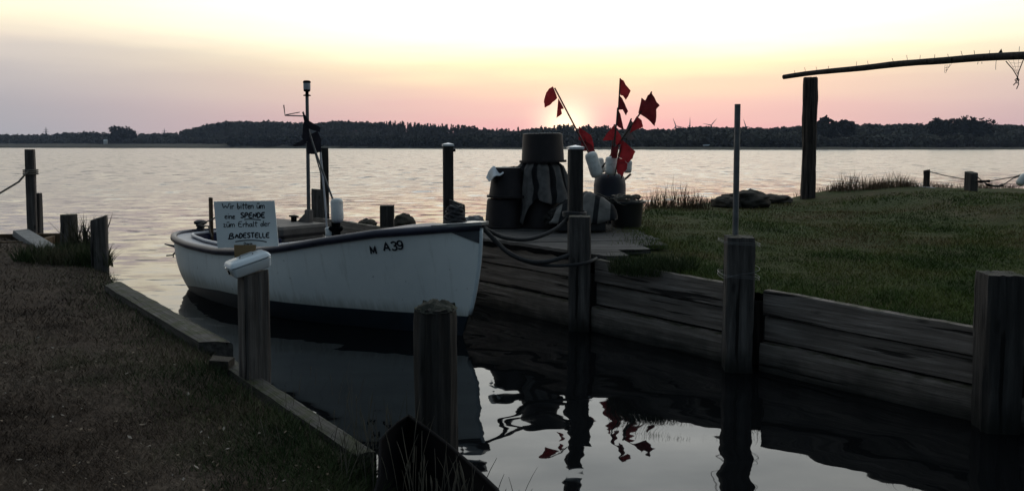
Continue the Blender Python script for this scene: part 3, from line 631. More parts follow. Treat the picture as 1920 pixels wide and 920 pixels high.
# far right small posts with rope
def lw(px, py, D): return P(px, py, D)
c1 = P(1737, 352, 18.9); post('rope_post', 'small crooked post wound with wire at the lawn crest', c1.x, c1.y, .135, top_z(319, 18.9), zbot=.3, mat=M_rack, seed=12, rnd=True, jit=.016, slope=(.2, 0), group='small posts with rope at the lawn edge')
c2 = P(1820, 360, 17.6); post('rope_post', 'stouter small square post with a slanted top at the lawn edge', c2.x, c2.y, .2, top_z(323, 17.6), zbot=.3, seed=13, slope=(.05, .2), rot=.3, group='small posts with rope at the lawn edge')
c3 = P(1948, 362, 17.0); post('rope_post', 'small post at the far right end of the rope, mostly out of view', c3.x, c3.y, .2, top_z(322, 17.0), zbot=.3, seed=14, rot=.3, group='small posts with rope at the lawn edge')
def sag(a, c_, drop, n=14): 
    return [a.lerp(c_, i/n)-Vector((0, 0, drop*4*(i/n)*(1-i/n))) for i in range(n+1)]
b = MB(); b.tube(sag(P(1741, 321, 18.85), P(1813, 336, 17.7), .02), .011, 6); tag(b.build('rope', M_rope, smooth=True, org=P(1741, 321, 18.85)), 'thin taut rope between the two small posts on the lawn edge', 'rope')
rt = thing('rope', 'pair of slack ropes with dark sleeves running right from the stouter small post', 'rope', P(1829, 329, 17.5))
MB().tube([P(1829, 328, 17.5), P(1842, 340, 17.45), P(1856, 347, 17.4), P(1870, 349, 17.3), P(1882, 346, 17.3), P(1900, 334, 17.2), P(1925, 326, 17.1)], .012, 6).build('lower_line', M_rope, rt, smooth=True)
MB().tube([P(1829, 339, 17.5), P(1852, 340, 17.45), P(1900, 332, 17.2), P(1925, 325, 17.1)], .011, 6).build('upper_line', M_rope, rt, smooth=True)
for pts in (((1848, 345), (1853, 346.5), (1862, 348.5), (1872, 349), (1880, 347)), ((1833, 340), (1840, 340.5), (1848, 340), (1855, 339.5))):
    pp = [P(x, y, 17.42) for x, y in pts]; MB().tube(pp, [.02, .032]+[.022]*(len(pp)-3)+[.034], 8).build('sleeve', M_black, rt, smooth=True)
c = P(1917, 337, 17.1); b = MB(); M = Matrix.Rotation(R(35), 3, 'Y')
b.lathe([(0, .14), (.06, .13), (.085, .09), (.09, 0), (.085, -.09), (.06, -.13), (0, -.14)], c, 18, M); fl = thing('fender', 'pale round-ended fender hanging on the rope at the right edge', 'fender', c); b.build('body', M_float, fl, smooth='all')
MB().tube([P(1917, 330, 17.1), P(1925, 326, 17.1)], .01, 6).build('eye', M_ropedark, fl)

# drying rack: post, beam with nails, scraps of net
rb = G(1515, 374, .66); D0 = rb.y
rk = thing('drying_rack', 'net drying rack, a rough log post carrying a long nailed beam over the lawn', 'rack', (rb.x, rb.y, .5))
b = MB(); post_mesh(b, rb.x, rb.y, .30, top_z(146, D0), zbot=.3, rnd=True, seed=21, jit=.03, rough_top=.02); b.build('log_post', M_rack, rk, smooth=True)
ZB = P(1466, 143, D0).z
Dr = D0*(274-143)/(274-103); e1 = Vector(((1466-960)/F*D0, D0, ZB)); e2 = Vector(((1921-960)/F*Dr*1.0, Dr, ZB)); bd = (e2-e1)
bp_ = []; br = []
for i in range(25):
    q = i/18.0; p = e1+bd*q; p.z += .06*math.sin(q*3.0)-.03*0+.02*mnoise.noise((q*4, 0, 0)); p.z += -.02; bp_.append(p); br.append(.052+.018*q+.006*mnoise.noise((q*9, 3, 0)))
MB().tube(bp_, br, 10).build('beam', M_rack, rk, smooth=True)
p2 = bp_[22]; b = MB(); post_mesh(b, p2.x, p2.y, .28, p2.z-.06, zbot=.3, rnd=True, seed=22, jit=.03); b.build('log_post', M_rack, rk, smooth=True)
for k, px in enumerate([1487, 1507, 1528, 1549, 1601, 1623, 1670, 1696, 1719, 1746, 1772, 1798, 1821, 1848, 1903]):
    i = min(range(len(bp_)), key=lambda i: abs((bp_[i].x/bp_[i].y*F+960)-px)); p = bp_[i].copy()
    t_ = 0
    for j in range(len(bp_)-1):
        xa = bp_[j].x/bp_[j].y*F+960; xb = bp_[j+1].x/bp_[j+1].y*F+960
        if xa <= px <= xb: p = bp_[j].lerp(bp_[j+1], (px-xa)/(xb-xa)); r_ = br[j]
    ln = .05+.045*((k*37) % 10)/10; MB().tube([p+Vector((0, 0, r_-.015)), p+Vector((-.012+.02*math.sin(k*5), 0, r_+ln))], .0045, 5).build('nail', M_metal if k % 3 else M_rack, rk)
p = P(1875, 97, Dr*1.06); MB().add([(p.x-.05, p.y, p.z-.05), (p.x+.06, p.y, p.z-.05), (p.x+.005, p.y-.03, p.z+.05), (p.x+.005, p.y+.05, p.z-.05)], [(0, 1, 2), (1, 3, 2), (3, 0, 2), (0, 3, 1)]).build('wood_spur', M_rack, rk)
def strands(name, polys, D, r):
    b = MB()
    for pl in polys: b.tube([P(x, y, D) for x, y in pl], r, 4)
    return b.build(name, M_ropedark, rk)
strands('net_scrap', [[(1772, 122), (1771, 136), (1773, 137)], [(1776, 122), (1774, 136)], [(1781, 121), (1776, 131), (1773, 137)], [(1784, 120), (1779, 127)], [(1771, 128), (1779, 126)], [(1772, 132), (1777, 131)]], 13.75, .0028)
for q_ in ([(1868, 112), (1867, 124), (1867, 131)], [(1834, 116), (1833, 121)], [(1841, 116), (1841, 120)]): strands('net_strand', [q_], 12.9, .004)
D_ = 12.5
strands('hanging_cord', [[(1886, 115), (1891, 121), (1899, 130), (1905, 140), (1908, 146), (1905, 155), (1900, 160)], [(1919, 112), (1915, 122), (1910, 135), (1908, 146), (1910, 158), (1906, 167)], [(1908, 146), (1903, 150), (1907, 157), (1911, 150), (1908, 146)]], D_, .008)
strands('net_scrap', [[(1890, 112), (1898, 124), (1907, 138)], [(1900, 112), (1903, 124), (1908, 140)], [(1910, 111), (1909, 125), (1908, 140)], [(1893, 118), (1906, 119), (1916, 117)], [(1898, 125), (1913, 125)], [(1902, 132), (1911, 132)]], D_, .0022)

# ------------------------------------------------------------------ left bank
ZL = .35
EDGE = [(-30, 15.5), (-13, 14.9)] + [tuple(G(*p, ZL).xy) for p in ((-40, 443), (25, 441), (100, 455), (150, 470), (204, 492), (232, 532), (435, 642), (440, 672), (505, 718), (600, 778), (690, 838))] + [(-.50, 3.35), (-.12, 2.9), (.45, 2.3), (1.2, 1.2), (2.0, -3)]
def bank_z(x, y, d):
    z = ZL-.10*max(0, 1-d/.24)+.03*mnoise.noise((x*.9, y*.9, 1))+.012*mnoise.noise((x*3.4, y*3.4, 5)) + .10*min(1, max(0, (d-.3)/5))
    return z
# strips running inland from the edge
ed = []
for i in range(len(EDGE)-1):
    a, c_ = Vector(EDGE[i]), Vector(EDGE[i+1]); n = max(1, int((c_-a).length/.12)) if i > 1 else 6
    for k in range(n): ed.append(a.lerp(c_, k/n))
ed.append(Vector(EDGE[-1]))
inl = Vector((-.80, -.60)); vs = []; fs = []; di = [0, .02, .05, .1, .18, .28, .4, .55]+[.7+.15*k for k in range(22)]+[4.2, 4.8, 5.6, 6.6, 8, 10, 13, 17]
for e in ed:
    for j, d in enumerate(di):
        p = e+inl*d; z = bank_z(p.x, p.y, d)
        if j == 0: z = -.4
        if j == 1: z = min(z, .22)
        vs.append((p.x, p.y, z))
m_ = len(di)
for i in range(len(ed)-1):
    for j in range(m_-1): fs.append((i*m_+j, (i+1)*m_+j, (i+1)*m_+j+1, i*m_+j+1))
mb = MB(); mb.add(vs, fs); struct(mb.build('bank', M_lawnL, smooth='all'))
# edging timbers
def timber(name, label, o0, o1, i1, i0, z0, z1, group, seed):
    c_ = (Vector(o0)+Vector(o1))/2; ax = (Vector(o1)-Vector(o0)); rz = math.atan2(ax.y, ax.x); Mi = Matrix.Rotation(-rz, 2)
    b = MB(); n = 24; vs = []; fs = []
    for k in range(n+1):
        f_ = k/n; a = Mi @ (Vector(o0).lerp(Vector(o1), f_)-c_); d = Mi @ (Vector(i0).lerp(Vector(i1), f_)-c_)
        wv = .008*mnoise.noise((f_*9, seed, 0)); a.y += .012*mnoise.noise((f_*11, seed, 3))
        for p, z in ((a, z0), (a, z1-.015+wv), (a.lerp(d, .06), z1+wv), (a.lerp(d, .5), z1+.006+wv), (d, z1-.004+wv), (d, z0)): vs.append((p.x, p.y, z))
    for k in range(n):
        for j in range(6): l = (j+1) % 6; fs.append((k*6+j, k*6+l, k*6+6+l, k*6+6+j))
    fs += [tuple(range(5, -1, -1)), tuple(range(n*6, n*6+6))]; b.add(vs, fs); o = b.build(name, M_bank, smooth=True)
    o.location = (c_.x, c_.y, 0); o.rotation_euler = (0, 0, rz); return tag(o, label, 'timber', group)
TG = 'edging timbers of the left bank'
g_ = lambda x, y, z: tuple(G(x, y, z).xy)
timber('edging_timber', 'pale weathered edging timber ending in a square cut before the cash box post', g_(226, 527, .42), g_(437, 642, .42), g_(373, 640, .42), g_(196, 534, .42), .1, .42, TG, 1)
timber('edging_timber', 'lower grassy edging timber running from the cash box post to the foreground', g_(432, 668, .33), g_(706, 846, .33), g_(668, 852, .33), g_(400, 672, .33), -.2, .33, TG, 2)
b = MB(); q = [G(400, 672, .36), G(440, 676, .36), G(428, 684, .36), G(392, 682, .36)]; b.prism([(p.x, p.y) for p in q][::-1], .25, .385); tag(b.build('flat_stone', M_stone, smooth=True, org=q[0]), 'flat broken stone by the cut end of the edging timber', 'stone')
# bank posts
LG = 'posts on the left bank'
p = G(188, 497, ZL); post('bank_post', 'square grey post with slanted top, nearest the water on the left bank', p.x, p.y, .185, top_z(408, p.y), zbot=.0, seed=31, rot=.35, slope=(.32, 0), group=LG)
p = G(131, 468, ZL); post('bank_post', 'round grey post between the tall and the slanted post on the left bank', p.x, p.y, .225, top_z(402, p.y), zbot=.0, seed=32, rnd=True, group=LG, jit=.008)
p = G(65, 447, ZL-.05); pt = thing('tall_post', 'tall slim post at far left with rope tied near its top', 'post', (p.x, p.y, 0), group=LG)
b = MB(); post_mesh(b, p.x-.03, p.y, .135, top_z(280, p.y), zbot=-.4, rot=.3, seed=33, jit=.003); b.build('shaft', M_post, pt, smooth=True)
b = MB(); post_mesh(b, p.x-.035, p.y+.14, .15, top_z(363, p.y), zbot=-.4, rot=.15, seed=34, jit=.004); b.build('support_stake', M_postdark, pt, smooth=True)
D_ = p.y-.1; b = MB()
b.tube([P(-60, 392, D_-.8), P(-20, 372, D_-.5), P(0, 362, D_-.3), P(20, 350, D_-.2), P(35, 341, D_-.1), P(48, 326, D_-.05), P(53, 321, D_)], .016, 6)
for k in range(3): 
    pts = [Vector((p.x-.03+.105*math.cos(q*.52), p.y+.105*math.sin(q*.52), P(60, 319+k*3.5, p.y).z)) for q in range(13)]; b.tube(pts, .014, 6)
tag(b.build('rope', M_rope, smooth=True, org=(p.x, p.y, 1.4)), 'twisted rope tied to the tall far left post and running out left', 'rope')
# slab and boards at the far left
q = [P(24, 437, 13.0), P(52, 434, 13.3), P(112, 470, 12.0), P(70, 470, 11.6)]; b = MB(); b.slab(q, .09); tag(b.build('concrete_slab', M_concrete, org=q[0]), 'tilted concrete slab lying in front of the tall left post', 'slab')
c = P(6, 468, 12.2); b = MB(); b.box((c.x-.35, c.y+.1, c.z-.02), (1.5, .07, .26), Matrix.Rotation(.15, 3, 'Z'), .01); b.box((c.x-.3, c.y+.85, c.z+.03), (1.4, .06, .24), Matrix.Rotation(.15, 3, 'Z'), .01); b.box((c.x+.33, c.y+.5, c.z), (.06, .75, .24), Matrix.Rotation(.15, 3, 'Z'), .01)
tag(b.build('timber_frame', M_boardY, org=(c.x, c.y, .3)), 'low brown board frame beside the concrete slab at the left edge', 'frame')

# ------------------------------------------------------------------ fishing boat
BL = 4.32; stern = Vector((-4.38, 10.92, 0)); bowp = Vector((-.30, 7.60, 0)); bdir = (bowp-stern).normalized(); BL = (bowp-stern).length
boat = thing('fishing_boat', 'white open fishing boat with dark rub rail moored in the channel', 'boat', stern, (0, 0, math.atan2(bdir.y, bdir.x)))
BTAB = [(0, 0), (.004, .14), (.012, .24), (.03, .35), (.073, .475), (.12, .56), (.19, .645), (.28, .725), (.39, .79), (.5, .825), (.6, .81), (.71, .725), (.83, .54), (.92, .30), (.97, .125), (1, 0.012)]
def Bt(t): return max(.012, float(np.interp(t, [a for a, _ in BTAB], [c for _, c in BTAB])))
BM = .825
def Zs(t): return float(np.interp(t, [0, .1, .2, .35, .42, .5, .6, .71, .83, 1], [.685, .665, .65, .655, .68, .72, .79, .90, 1.01, 1.10]))
def Zk(t): return float(np.interp(t, [0, .1, .3, .8, 1], [-.10, -.32, -.42, -.42, -.36]))
def S(t, w, side=-1):
    t = min(1, max(0, t)); w = min(1, max(0, w))
    zs, zk = Zs(t), Zk(t); z = zk+(zs-zk)*w
    full = (1-(1-w)**2.6)**(1/1.7); vee = w**.62*(.86+.14*w); k = min(1, max(0, (t-.5)/.48)); k = k*k*(3-2*k)
    y = Bt(t)*(full*(1-k)+vee*k)
    x = BL*t - .42*(1-w)**2.0*max(0, (t-.6)/.4)**1.6 + .30*(1-w)**1.8*max(0, (.28-t)/.28)**1.2
    return Vector((x, side*y, z))
TS = [(1-math.cos(math.pi*k/56))/2 for k in range(57)]
def zboot(t): return float(np.interp(t, [0, .1, .2, .35, .6, .85, 1], [.03, .065, .125, .18, .20, .20, .20]))
def hull(b, w_of, n, off=0.0, ts=TS):
    vs = []; fs = []; ring = 2*(n+1)
    for t in ts:
        w0, w1 = w_of(t)
        row = [S(t, w0+(w1-w0)*j/n, -1) for j in range(n+1)]+[S(t, w0+(w1-w0)*j/n, 1) for j in range(n, -1, -1)]
        vs += row
    for i in range(len(ts)-1):
        for j in range(ring-1):
            if j == n: continue
            fs.append((i*ring+j, i*ring+ring+j, i*ring+ring+j+1, i*ring+j+1))
    b.add(vs, fs)
wb_ = lambda t: (zboot(t)-Zk(t))/(Zs(t)-Zk(t))
b = MB(); hull(b, lambda t: (wb_(t), 1), 14); b.build('hull', M_hull, boat, smooth='all', world=False)
b = MB(); hull(b, lambda t: (0, wb_(t)), 8); b.build('bottom', M_boot, boat, smooth='all', world=False)
rail = [S(t, 1, -1)+Vector((0, 0, -.01)) for t in TS[1:]]; rail2 = [S(t, 1, 1)+Vector((0, 0, -.01)) for t in reversed(TS[1:-1])]
b = MB(); pts = rail[::-1]+[S(0, 1)+Vector((-.005, 0, -.01))]+rail2[::-1]
b.tube(pts, .042, 10); b.build('rub_rail', M_rail, boat, smooth='all', world=False)
# deck with the cockpit left open
T1 = .64
def Bc(t):
    if t < .07 or t > T1: return 0
    v = max(0, Bt(t)-.24); f_ = min(1, (t-.07)/.12); return min(v, (BM-.24)*math.sqrt(max(0, 1-(1-f_)**2)))
ts = sorted(set([t for t in TS if t < T1-.004]+[.07, .0745, .08, .09, .1, T1]))
def dz(t, y): return Zs(t)-.012+.06*(1-(y/max(Bt(t), .02))**2)*(1 if t > T1 else min(1, max(0, .1-t)/.1)*.3)
b = MB(); vs = []; fs = []
for t in ts:
    x = S(t, 1).x; B_ = Bt(t)
    for y in (-B_, -Bc(t), Bc(t), B_): vs.append((x, y, Zs(t)-.004))
for i in range(len(ts)-1):
    for j in range(3):
        if j == 1: continue
        fs.append((i*4+j, i*4+4+j, i*4+5+j, i*4+1+j))
b.add(vs, fs)
b.build('side_deck', M_deckgrey, boat, smooth='all', world=False)
b = MB(); vs = []; fs = []; tf = [T1+(1-T1)*k/14 for k in range(15)]; K = 12
for t in tf:
    for k in range(K+1): y = Bt(t)*(2*k/K-1); vs.append((S(t, 1).x, y, Zs(t)-.004+.05*(1-(2*k/K-1)**2)*min(1, Bt(t)/.5)))
for i in range(14):
    for k in range(K): fs.append((i*(K+1)+k, (i+1)*(K+1)+k, (i+1)*(K+1)+k+1, i*(K+1)+k+1))
b.add(vs, fs); b.build('foredeck', M_navy, boat, smooth='all', world=False)
cts = [t for t in ts if .07 <= t <= T1]
loop = [Vector((S(t, 1).x, -Bc(t), Zs(t))) for t in reversed(cts)]+[Vector((S(t, 1).x, Bc(t), Zs(t))) for t in cts[1:]]
b = MB(); b.tube([p+Vector((0, 0, .025)) for p in loop]+[loop[0]+Vector((0, 0, .025))], .02, 8); b.build('coaming', M_coam, boat, smooth='all', world=False)
b = MB(); n = len(loop); vs = [p+Vector((0, 0, .03)) for p in loop]+[Vector((p.x*.98+.06, p.y*.93, .18)) for p in loop]; b.add(vs, [(i, (i+1) % n, n+(i+1) % n, n+i) for i in range(n)]+[tuple(range(n, 2*n))]); b.build('cockpit_liner', M_navy, boat, smooth=True, world=False)
# bow fittings
M_plate = paint('grey_bow_plate', (.06, .065, .075), .5, .3, 9)
b = MB(); tb_ = [.945+.055*k/8 for k in range(9)]
for side in (-1, 1):
    vs = []; fs = []
    for k, t in enumerate(tb_):
        wl = 1-.115*(k/8)**.9-.006
        for j in range(6):
            w_ = wl+(1.0-wl)*j/5; p = S(t, w_, side); vs.append(p+Vector((0, side*.006, 0))+Vector((.006, 0, 0)))
    for k in range(8):
        for j in range(5): fs.append((k*6+j, k*6+6+j, k*6+7+j, k*6+1+j))
    b.add(vs, fs)
b.build('bow_plate', M_plate, boat, smooth='all', world=False)
b = MB(); vs = [(S(.93, 1).x, -Bt(.93)-.03, Zs(.93)+.035), (S(1, 1).x+.06, -.05, Zs(1)+.035), (S(1, 1).x+.06, .05, Zs(1)+.035), (S(.93, 1).x, Bt(.93)+.03, Zs(.93)+.035)]
b.add([Vector(v)-Vector((0, 0, .03)) for v in vs]+vs, [(3, 2, 1, 0), (4, 5, 6, 7), (0, 1, 5, 4), (1, 2, 6, 5), (2, 3, 7, 6), (3, 0, 4, 7)]); b.build('bow_cap', M_metal, boat, world=False)
b = MB(); b.tube([S(1, w_, -1)*1.0+Vector((.008, Bt(1), 0)) for w_ in [.40+k/18*.95 for k in range(0, 12)]], .020, 8); b.build('stem_bar', M_white, boat, smooth='all', world=False)
# registration
def hull_y(x, z):
    lo, hi = 0.0, 1.0
    t = x/BL
    for _ in range(6):
        w_ = (z-Zk(t))/(Zs(t)-Zk(t)); t -= (S(t, min(1, max(0, w_))).x-x)/BL
    return S(t, min(1, max(0, (z-Zk(t))/(Zs(t)-Zk(t))))).y
def text_mesh(txt, size, bold):
    cu = bpy.data.curves.new('txt', 'FONT'); cu.body = txt; cu.size = size; cu.offset = bold; cu.resolution_u = 4
    ob = bpy.data.objects.new('txt', cu); C.objects.link(ob); dg = bpy.context.evaluated_depsgraph_get(); me = bpy.data.meshes.new_from_object(ob.evaluated_get(dg))
    v = [x.co.copy() for x in me.vertices]; f = [tuple(p.vertices) for p in me.polygons]; bpy.data.objects.remove(ob); bpy.data.meshes.remove(me); return v, f
def w2b(p): return boat.matrix_world.inverted() @ p
bpy.context.view_layer.update()
RG = {'M': [[(0, 0), (.02, 1), (.36, .15), (.70, 1), (.72, 0)]], 'A': [[(-.02, 0), (.32, 1), (.66, 0)], [(.12, .33), (.54, .33)]],
      '3': [[(.02, .82), (.12, .97), (.32, 1), (.52, .9), (.52, .66), (.38, .53), (.24, .52)], [(.38, .53), (.56, .42), (.58, .18), (.42, .02), (.2, 0), (.02, .16)]],
      '9': [[(.04, .12), (.2, 0), (.42, .04), (.56, .3), (.58, .64), (.48, .92), (.28, 1), (.08, .9), (.02, .68), (.1, .46), (.3, .38), (.5, .46), (.57, .62)]]}
def hull_letter(ch, px, py, h, wd):
    q = None
    for dd in np.linspace(7.2, 9.2, 800):
        l = w2b(P(px, py, dd))
        if l.y > hull_y(l.x, l.z): q = l; break
    b = MB(); n_s = 0
    for st in RG[ch]:
        pts = []
        for k in range(len(st)-1):
            for u in range(4): f_ = u/4; pts.append(np.array([st[k][0]*(1-f_)+st[k+1][0]*f_, st[k][1]*(1-f_)+st[k+1][1]*f_])*h)
        pts.append(np.array(st[-1])*h); n_s += 1
        if ch in '39':
            for _ in range(2): pts = [pts[0]]+[(pts[k-1]+2*pts[k]+pts[k+1])/4 for k in range(1, len(pts)-1)]+[pts[-1]]
        vs = []
        for k, p in enumerate(pts):
            t = pts[min(k+1, len(pts)-1)]-pts[max(k-1, 0)]; t = t/np.linalg.norm(t); nn = np.array([-t[1], t[0]])*wd/2
            for s_ in (1, -1):
                x = q.x+p[0]+s_*nn[0]; z = q.z+p[1]+s_*nn[1]+p[0]*.07; vs.append(Vector((x, hull_y(x, z)-.006-.0012*n_s, z)))
        b.add(vs, [(2*k, 2*k+1, 2*k+3, 2*k+2) for k in range(len(pts)-1)])
    b.build('registration_mark', M_ink, boat, world=False)
for ch, px, py in (('M', 697.5, 475.5), ('A', 722, 470), ('3', 736.5, 469), ('9', 747.5, 467)): hull_letter(ch, px, py, .083 if ch != 'M' else .076, .0165)
# engine box with mast, filler and blue cover
EB = w2b(P(606, 417, 9.55)).x
def bx(name, s0, s1, y0, y1, z0, z1, mat, bev=.02):
    b = MB(); b.box(((s0+s1)/2, (y0+y1)/2, (z0+z1)/2), (s1-s0, y1-y0, z1-z0), None, bev); return b.build(name, mat, boat, world=False)
bx('engine_box', EB-1.1, EB, -.30, .32, .15, .80, M_wornwood, .03)
bx('engine_box_lid', EB-1.12, EB+.02, -.33, .35, .802, .925, M_wornwood, .03)
EBC = 0
bx('blue_cover', EB-.44, EB, -.345, -.302, .45, .80, M_navy, .012)
l = w2b(P(551, 411, 9.8)); b = MB(); b.lathe([(.0, .0), (.035, 0), (.035, .055), (.0, .055)], Vector((l.x, l.y, .925)), 12); b.build('filler_neck', M_black, boat, world=False)
b = MB(); b.box(Vector((l.x, l.y, .99)), (.085, .085, .018), Matrix.Rotation(.12, 3, 'Y')); b.build('filler_lid', M_black, boat, world=False)
mD = 9.72; mt = w2b(P(576, 200, mD)); mz = P(576, 177, mD).z
b = MB(); b.tube([(mt.x, mt.y, .5), (mt.x, mt.y, mz)], [.024, .02], 12); mast = b.build('mast', M_galv, boat, smooth=True, world=False)
b = MB(); b.box((mt.x, mt.y, 1.0), (.09, .075, .16), None, .012); b.add([(mt.x-.19, mt.y-.03, .926), (mt.x-.03, mt.y-.03, .926), (mt.x-.03, mt.y-.03, 1.04), (mt.x-.19, mt.y+.03, .926), (mt.x-.03, mt.y+.03, .926), (mt.x-.03, mt.y+.03, 1.04)], [(0, 1, 2), (5, 4, 3), (0, 2, 5, 3), (0, 3, 4, 1), (1, 4, 5, 2)]); b.build('mast_foot', M_wornwood, boat, world=False)
b = MB(); z0 = mz; b.lathe([(.0, -.02), (.045, -.02), (.045, -.01), (.02, 0), (.02, .03), (.038, .035), (.042, .055)], (mt.x, mt.y, z0), 16); b.build('lantern_base', M_black, mast, smooth=True, world=False); b = MB(); b.lathe([(.046, .135), (.046, .155), (.03, .165), (0, .165)], (mt.x, mt.y, z0), 16); b.build('lantern_cap', M_black, mast, smooth=True, world=False)
b = MB(); b.lathe([(.036, .05), (.043, .06), (.043, .135), (0, .137)], (mt.x, mt.y, z0), 16); b.build('lantern_glass', M_coam, mast, smooth=True, world=False)
al = lambda x, y: w2b(P(x, y, mD-.02))
b = MB(); b.tube([al(532, 197), al(534.5, 216.5), al(575, 218)], .008, 6); b.tube([al(536, 215.5), al(562, 210.5)], .006, 6); b.build('antenna', M_galv, mast, world=False)
# stern fittings: bollard, board, tiller
l = w2b(G(376, 424, .76)); l = Vector((S(.06, 1).x+.02, .45, .70)); bl = w2b(P(376, 434, 11.0)); l = Vector((bl.x, bl.y, .665))
b = MB(); b.lathe([(.075, -.01), (.06, .04), (.045, .07), (.05, .10), (.085, .12), (.085, .15), (.05, .165), (0, .17)], l, 14); b.tube([l+Vector((-.09, 0, .085)), l+Vector((.09, 0, .085))], .018, 8); b.build('bollard', M_ropedark, boat, smooth=True, world=False)
bo = w2b(P(396, 420, 10.75)); b = MB(); b.box((bo.x, bo.y, .78), (.12, .035, .76), Matrix.Rotation(-.35, 3, 'Z'), .005); b.build('upright_board', M_boardY, boat, world=False)
b = MB(); rl = lambda x, y, D: w2b(P(x, y, D)); b.tube([rl(360, 467, 10.3), rl(333, 463, 10.4), rl(309, 457.5, 10.45)], [.02, .022, .008], 8); b.build('tiller', M_rail, boat, smooth=True, world=False)
b = MB(); b.tube([rl(345, 465, 10.4), rl(333, 469, 10.45), rl(325, 477, 10.5)], .012, 6); b.tube([rl(312, 479, 10.5), rl(325, 478, 10.5), rl(325, 482, 10.5)], .010, 6); b.build('rudder_iron', M_rail, boat, smooth=True, world=False)
b = MB(); b.tube([l+Vector((0, -.05, .1))] + [w2b(P(x, y, 10.6)) for x, y in ((392, 414), (405, 407))], .01, 6); b.tube([l+Vector((.04, -.04, .1))]+[w2b(P(x, y, 10.5)) for x, y in ((391, 424), (394, 435), (397, 443))], .01, 6)
b.build('stern_line', M_rope, boat, smooth=True, world=False)
# coil of dark line lying on the bow
c = w2b(P(853, 409, 7.92)); b = MB()
for k in range(7):
    r0 = .12-.008*k; pts = [c+Vector((r0*math.cos(q*.45+k), r0*.8*math.sin(q*.45+k), -.05+.026*k+.012*math.sin(q*1.3+k))) for q in range(15)]; b.tube(pts, .018, 6)
tag(b.build('rope_coil', M_ropedark, smooth=True, org=None), 'heap of dark line coiled on the boat foredeck near the bow', 'rope')
rc = bpy.data.objects['rope_coil']; rc.location = boat.location; rc.rotation_euler = boat.rotation_euler

# marker buoys: staff, float, flags
def flag_mesh(poly, D, seed, th=.004):
    """cloth outline (picture points) at depth D, subdivided and rippled"""
    pts = [P(x, y, D) for x, y in poly]; c = sum(pts, Vector())/len(pts); K = 5; n = len(pts); vs = []; fs = []
    # radial grid from the centre to the outline with each edge split
    outl = []
    for i in range(n):
        for q in range(4):
            v = pts[i].lerp(pts[(i+1) % n], q/4); out_ = (v-c)*(.10*mnoise.noise((v.x*23+seed, v.z*23, seed)) if i not in (0, n-1) else 0); outl.append(v+out_)
    m = len(outl)
    for r_ in range(K+1):
        for p in outl:
            v = c.lerp(p, r_/K); w_ = .06*mnoise.noise((v.x*8+seed, v.z*6, seed))+.022*mnoise.noise((v.x*19, v.z*17, seed)); vs.append(v+Vector((0, w_, 0)))
    b = MB()
    for r_ in range(K):
        for j in range(m): l = (j+1) % m; fs.append((r_*m+j, r_*m+l, r_*m+m+l, r_*m+m+j))
    b.add(vs, fs); return b
def buoy_float(b, top, bot, r):
    ax = (bot-top); ln = ax.length; M = ax.to_track_quat('Z', 'Y').to_matrix()
    b.lathe([(0, -.0), (r*.55, .005), (r*.9, ln*.07), (r, ln*.18), (r*.97, ln*.5), (r, ln*.52), (r*1.0, ln*.82), (r*.9, ln*.94), (r*.5, ln), (0, ln)], top, 20, M)
    return b
def marker(label, staff, D, flags, flt=None, sr=.012, smat=None, seed=0, group='marker buoys with flags'):
    base = P(*staff[0], D) if not isinstance(staff[0][0], Vector) else staff[0]
    t = thing('marker_buoy', label, 'marker buoy', P(*staff[0], D), group=group)
    b = MB(); b.tube([P(x, y, D) for x, y in staff], sr, 8); b.build('staff', smat or M_rack, t, smooth=True)
    for k, (poly, m) in enumerate(flags): flag_mesh(poly, D-.02-.015*k, seed+k*3.3).build('flag', m, t, smooth='all')
    if flt:
        b = MB(); buoy_float(b, P(*flt[0], D), P(*flt[1], D), flt[2]); b.build('float', M_float, t, smooth='all')
    return t
M_redstaff = paint('red_staff', (.10, .025, .025), .6, .3, 20)
DB = 11.0
marker('red-flagged marker buoy leaning left over the upturned tub, white float at its foot', [(1126, 326), (1106, 291), (1040, 165)], DB,
       [([(1037, 162), (1030, 166), (1024, 174), (1020, 187), (1021, 203), (1033, 195), (1045, 184)], M_red), ([(1047, 184), (1058, 204), (1052, 205), (1054, 214), (1043, 222), (1045, 203)], M_red)],
       ((1106, 285), (1121, 332), .088), .011, M_redstaff, 1)
marker('marker buoy with two drooping red flags halfway down, behind the leaning staff', [(1128, 330), (1086, 238)], DB+.25,
       [([(1086, 237), (1111, 261), (1108, 270), (1085, 262)], M_red), ([(1090, 262), (1109, 271), (1118, 288), (1117, 300), (1102, 283), (1090, 284)], M_dkred)], ((1123, 296), (1129, 324), .06), .009, M_redstaff, 2)
marker('tallest upright marker buoy with torn red flags and a white float', [(1146, 325), (1152, 262), (1160, 200), (1163, 147)], DB+.05,
       [([(1163, 148), (1169, 151), (1174, 160), (1183, 170), (1178, 180), (1173, 188), (1168, 180), (1163, 178)], M_red), ([(1162, 180), (1166, 184), (1172, 196), (1178, 209), (1174, 216), (1167, 206), (1160, 206)], M_dkred)],
       ((1147, 293), (1145, 328), .085), .010, M_rack, 3)
marker('short marker buoy with dark red pennants on both sides of its staff', [(1150, 322), (1153, 270), (1158, 202)], DB+.12,
       [([(1158, 203), (1163, 214), (1170, 244), (1162, 240), (1156, 235)], M_dkred), ([(1153, 233), (1150, 263), (1130, 264), (1140, 248)], M_red)], None, .009, M_redstaff, 4)
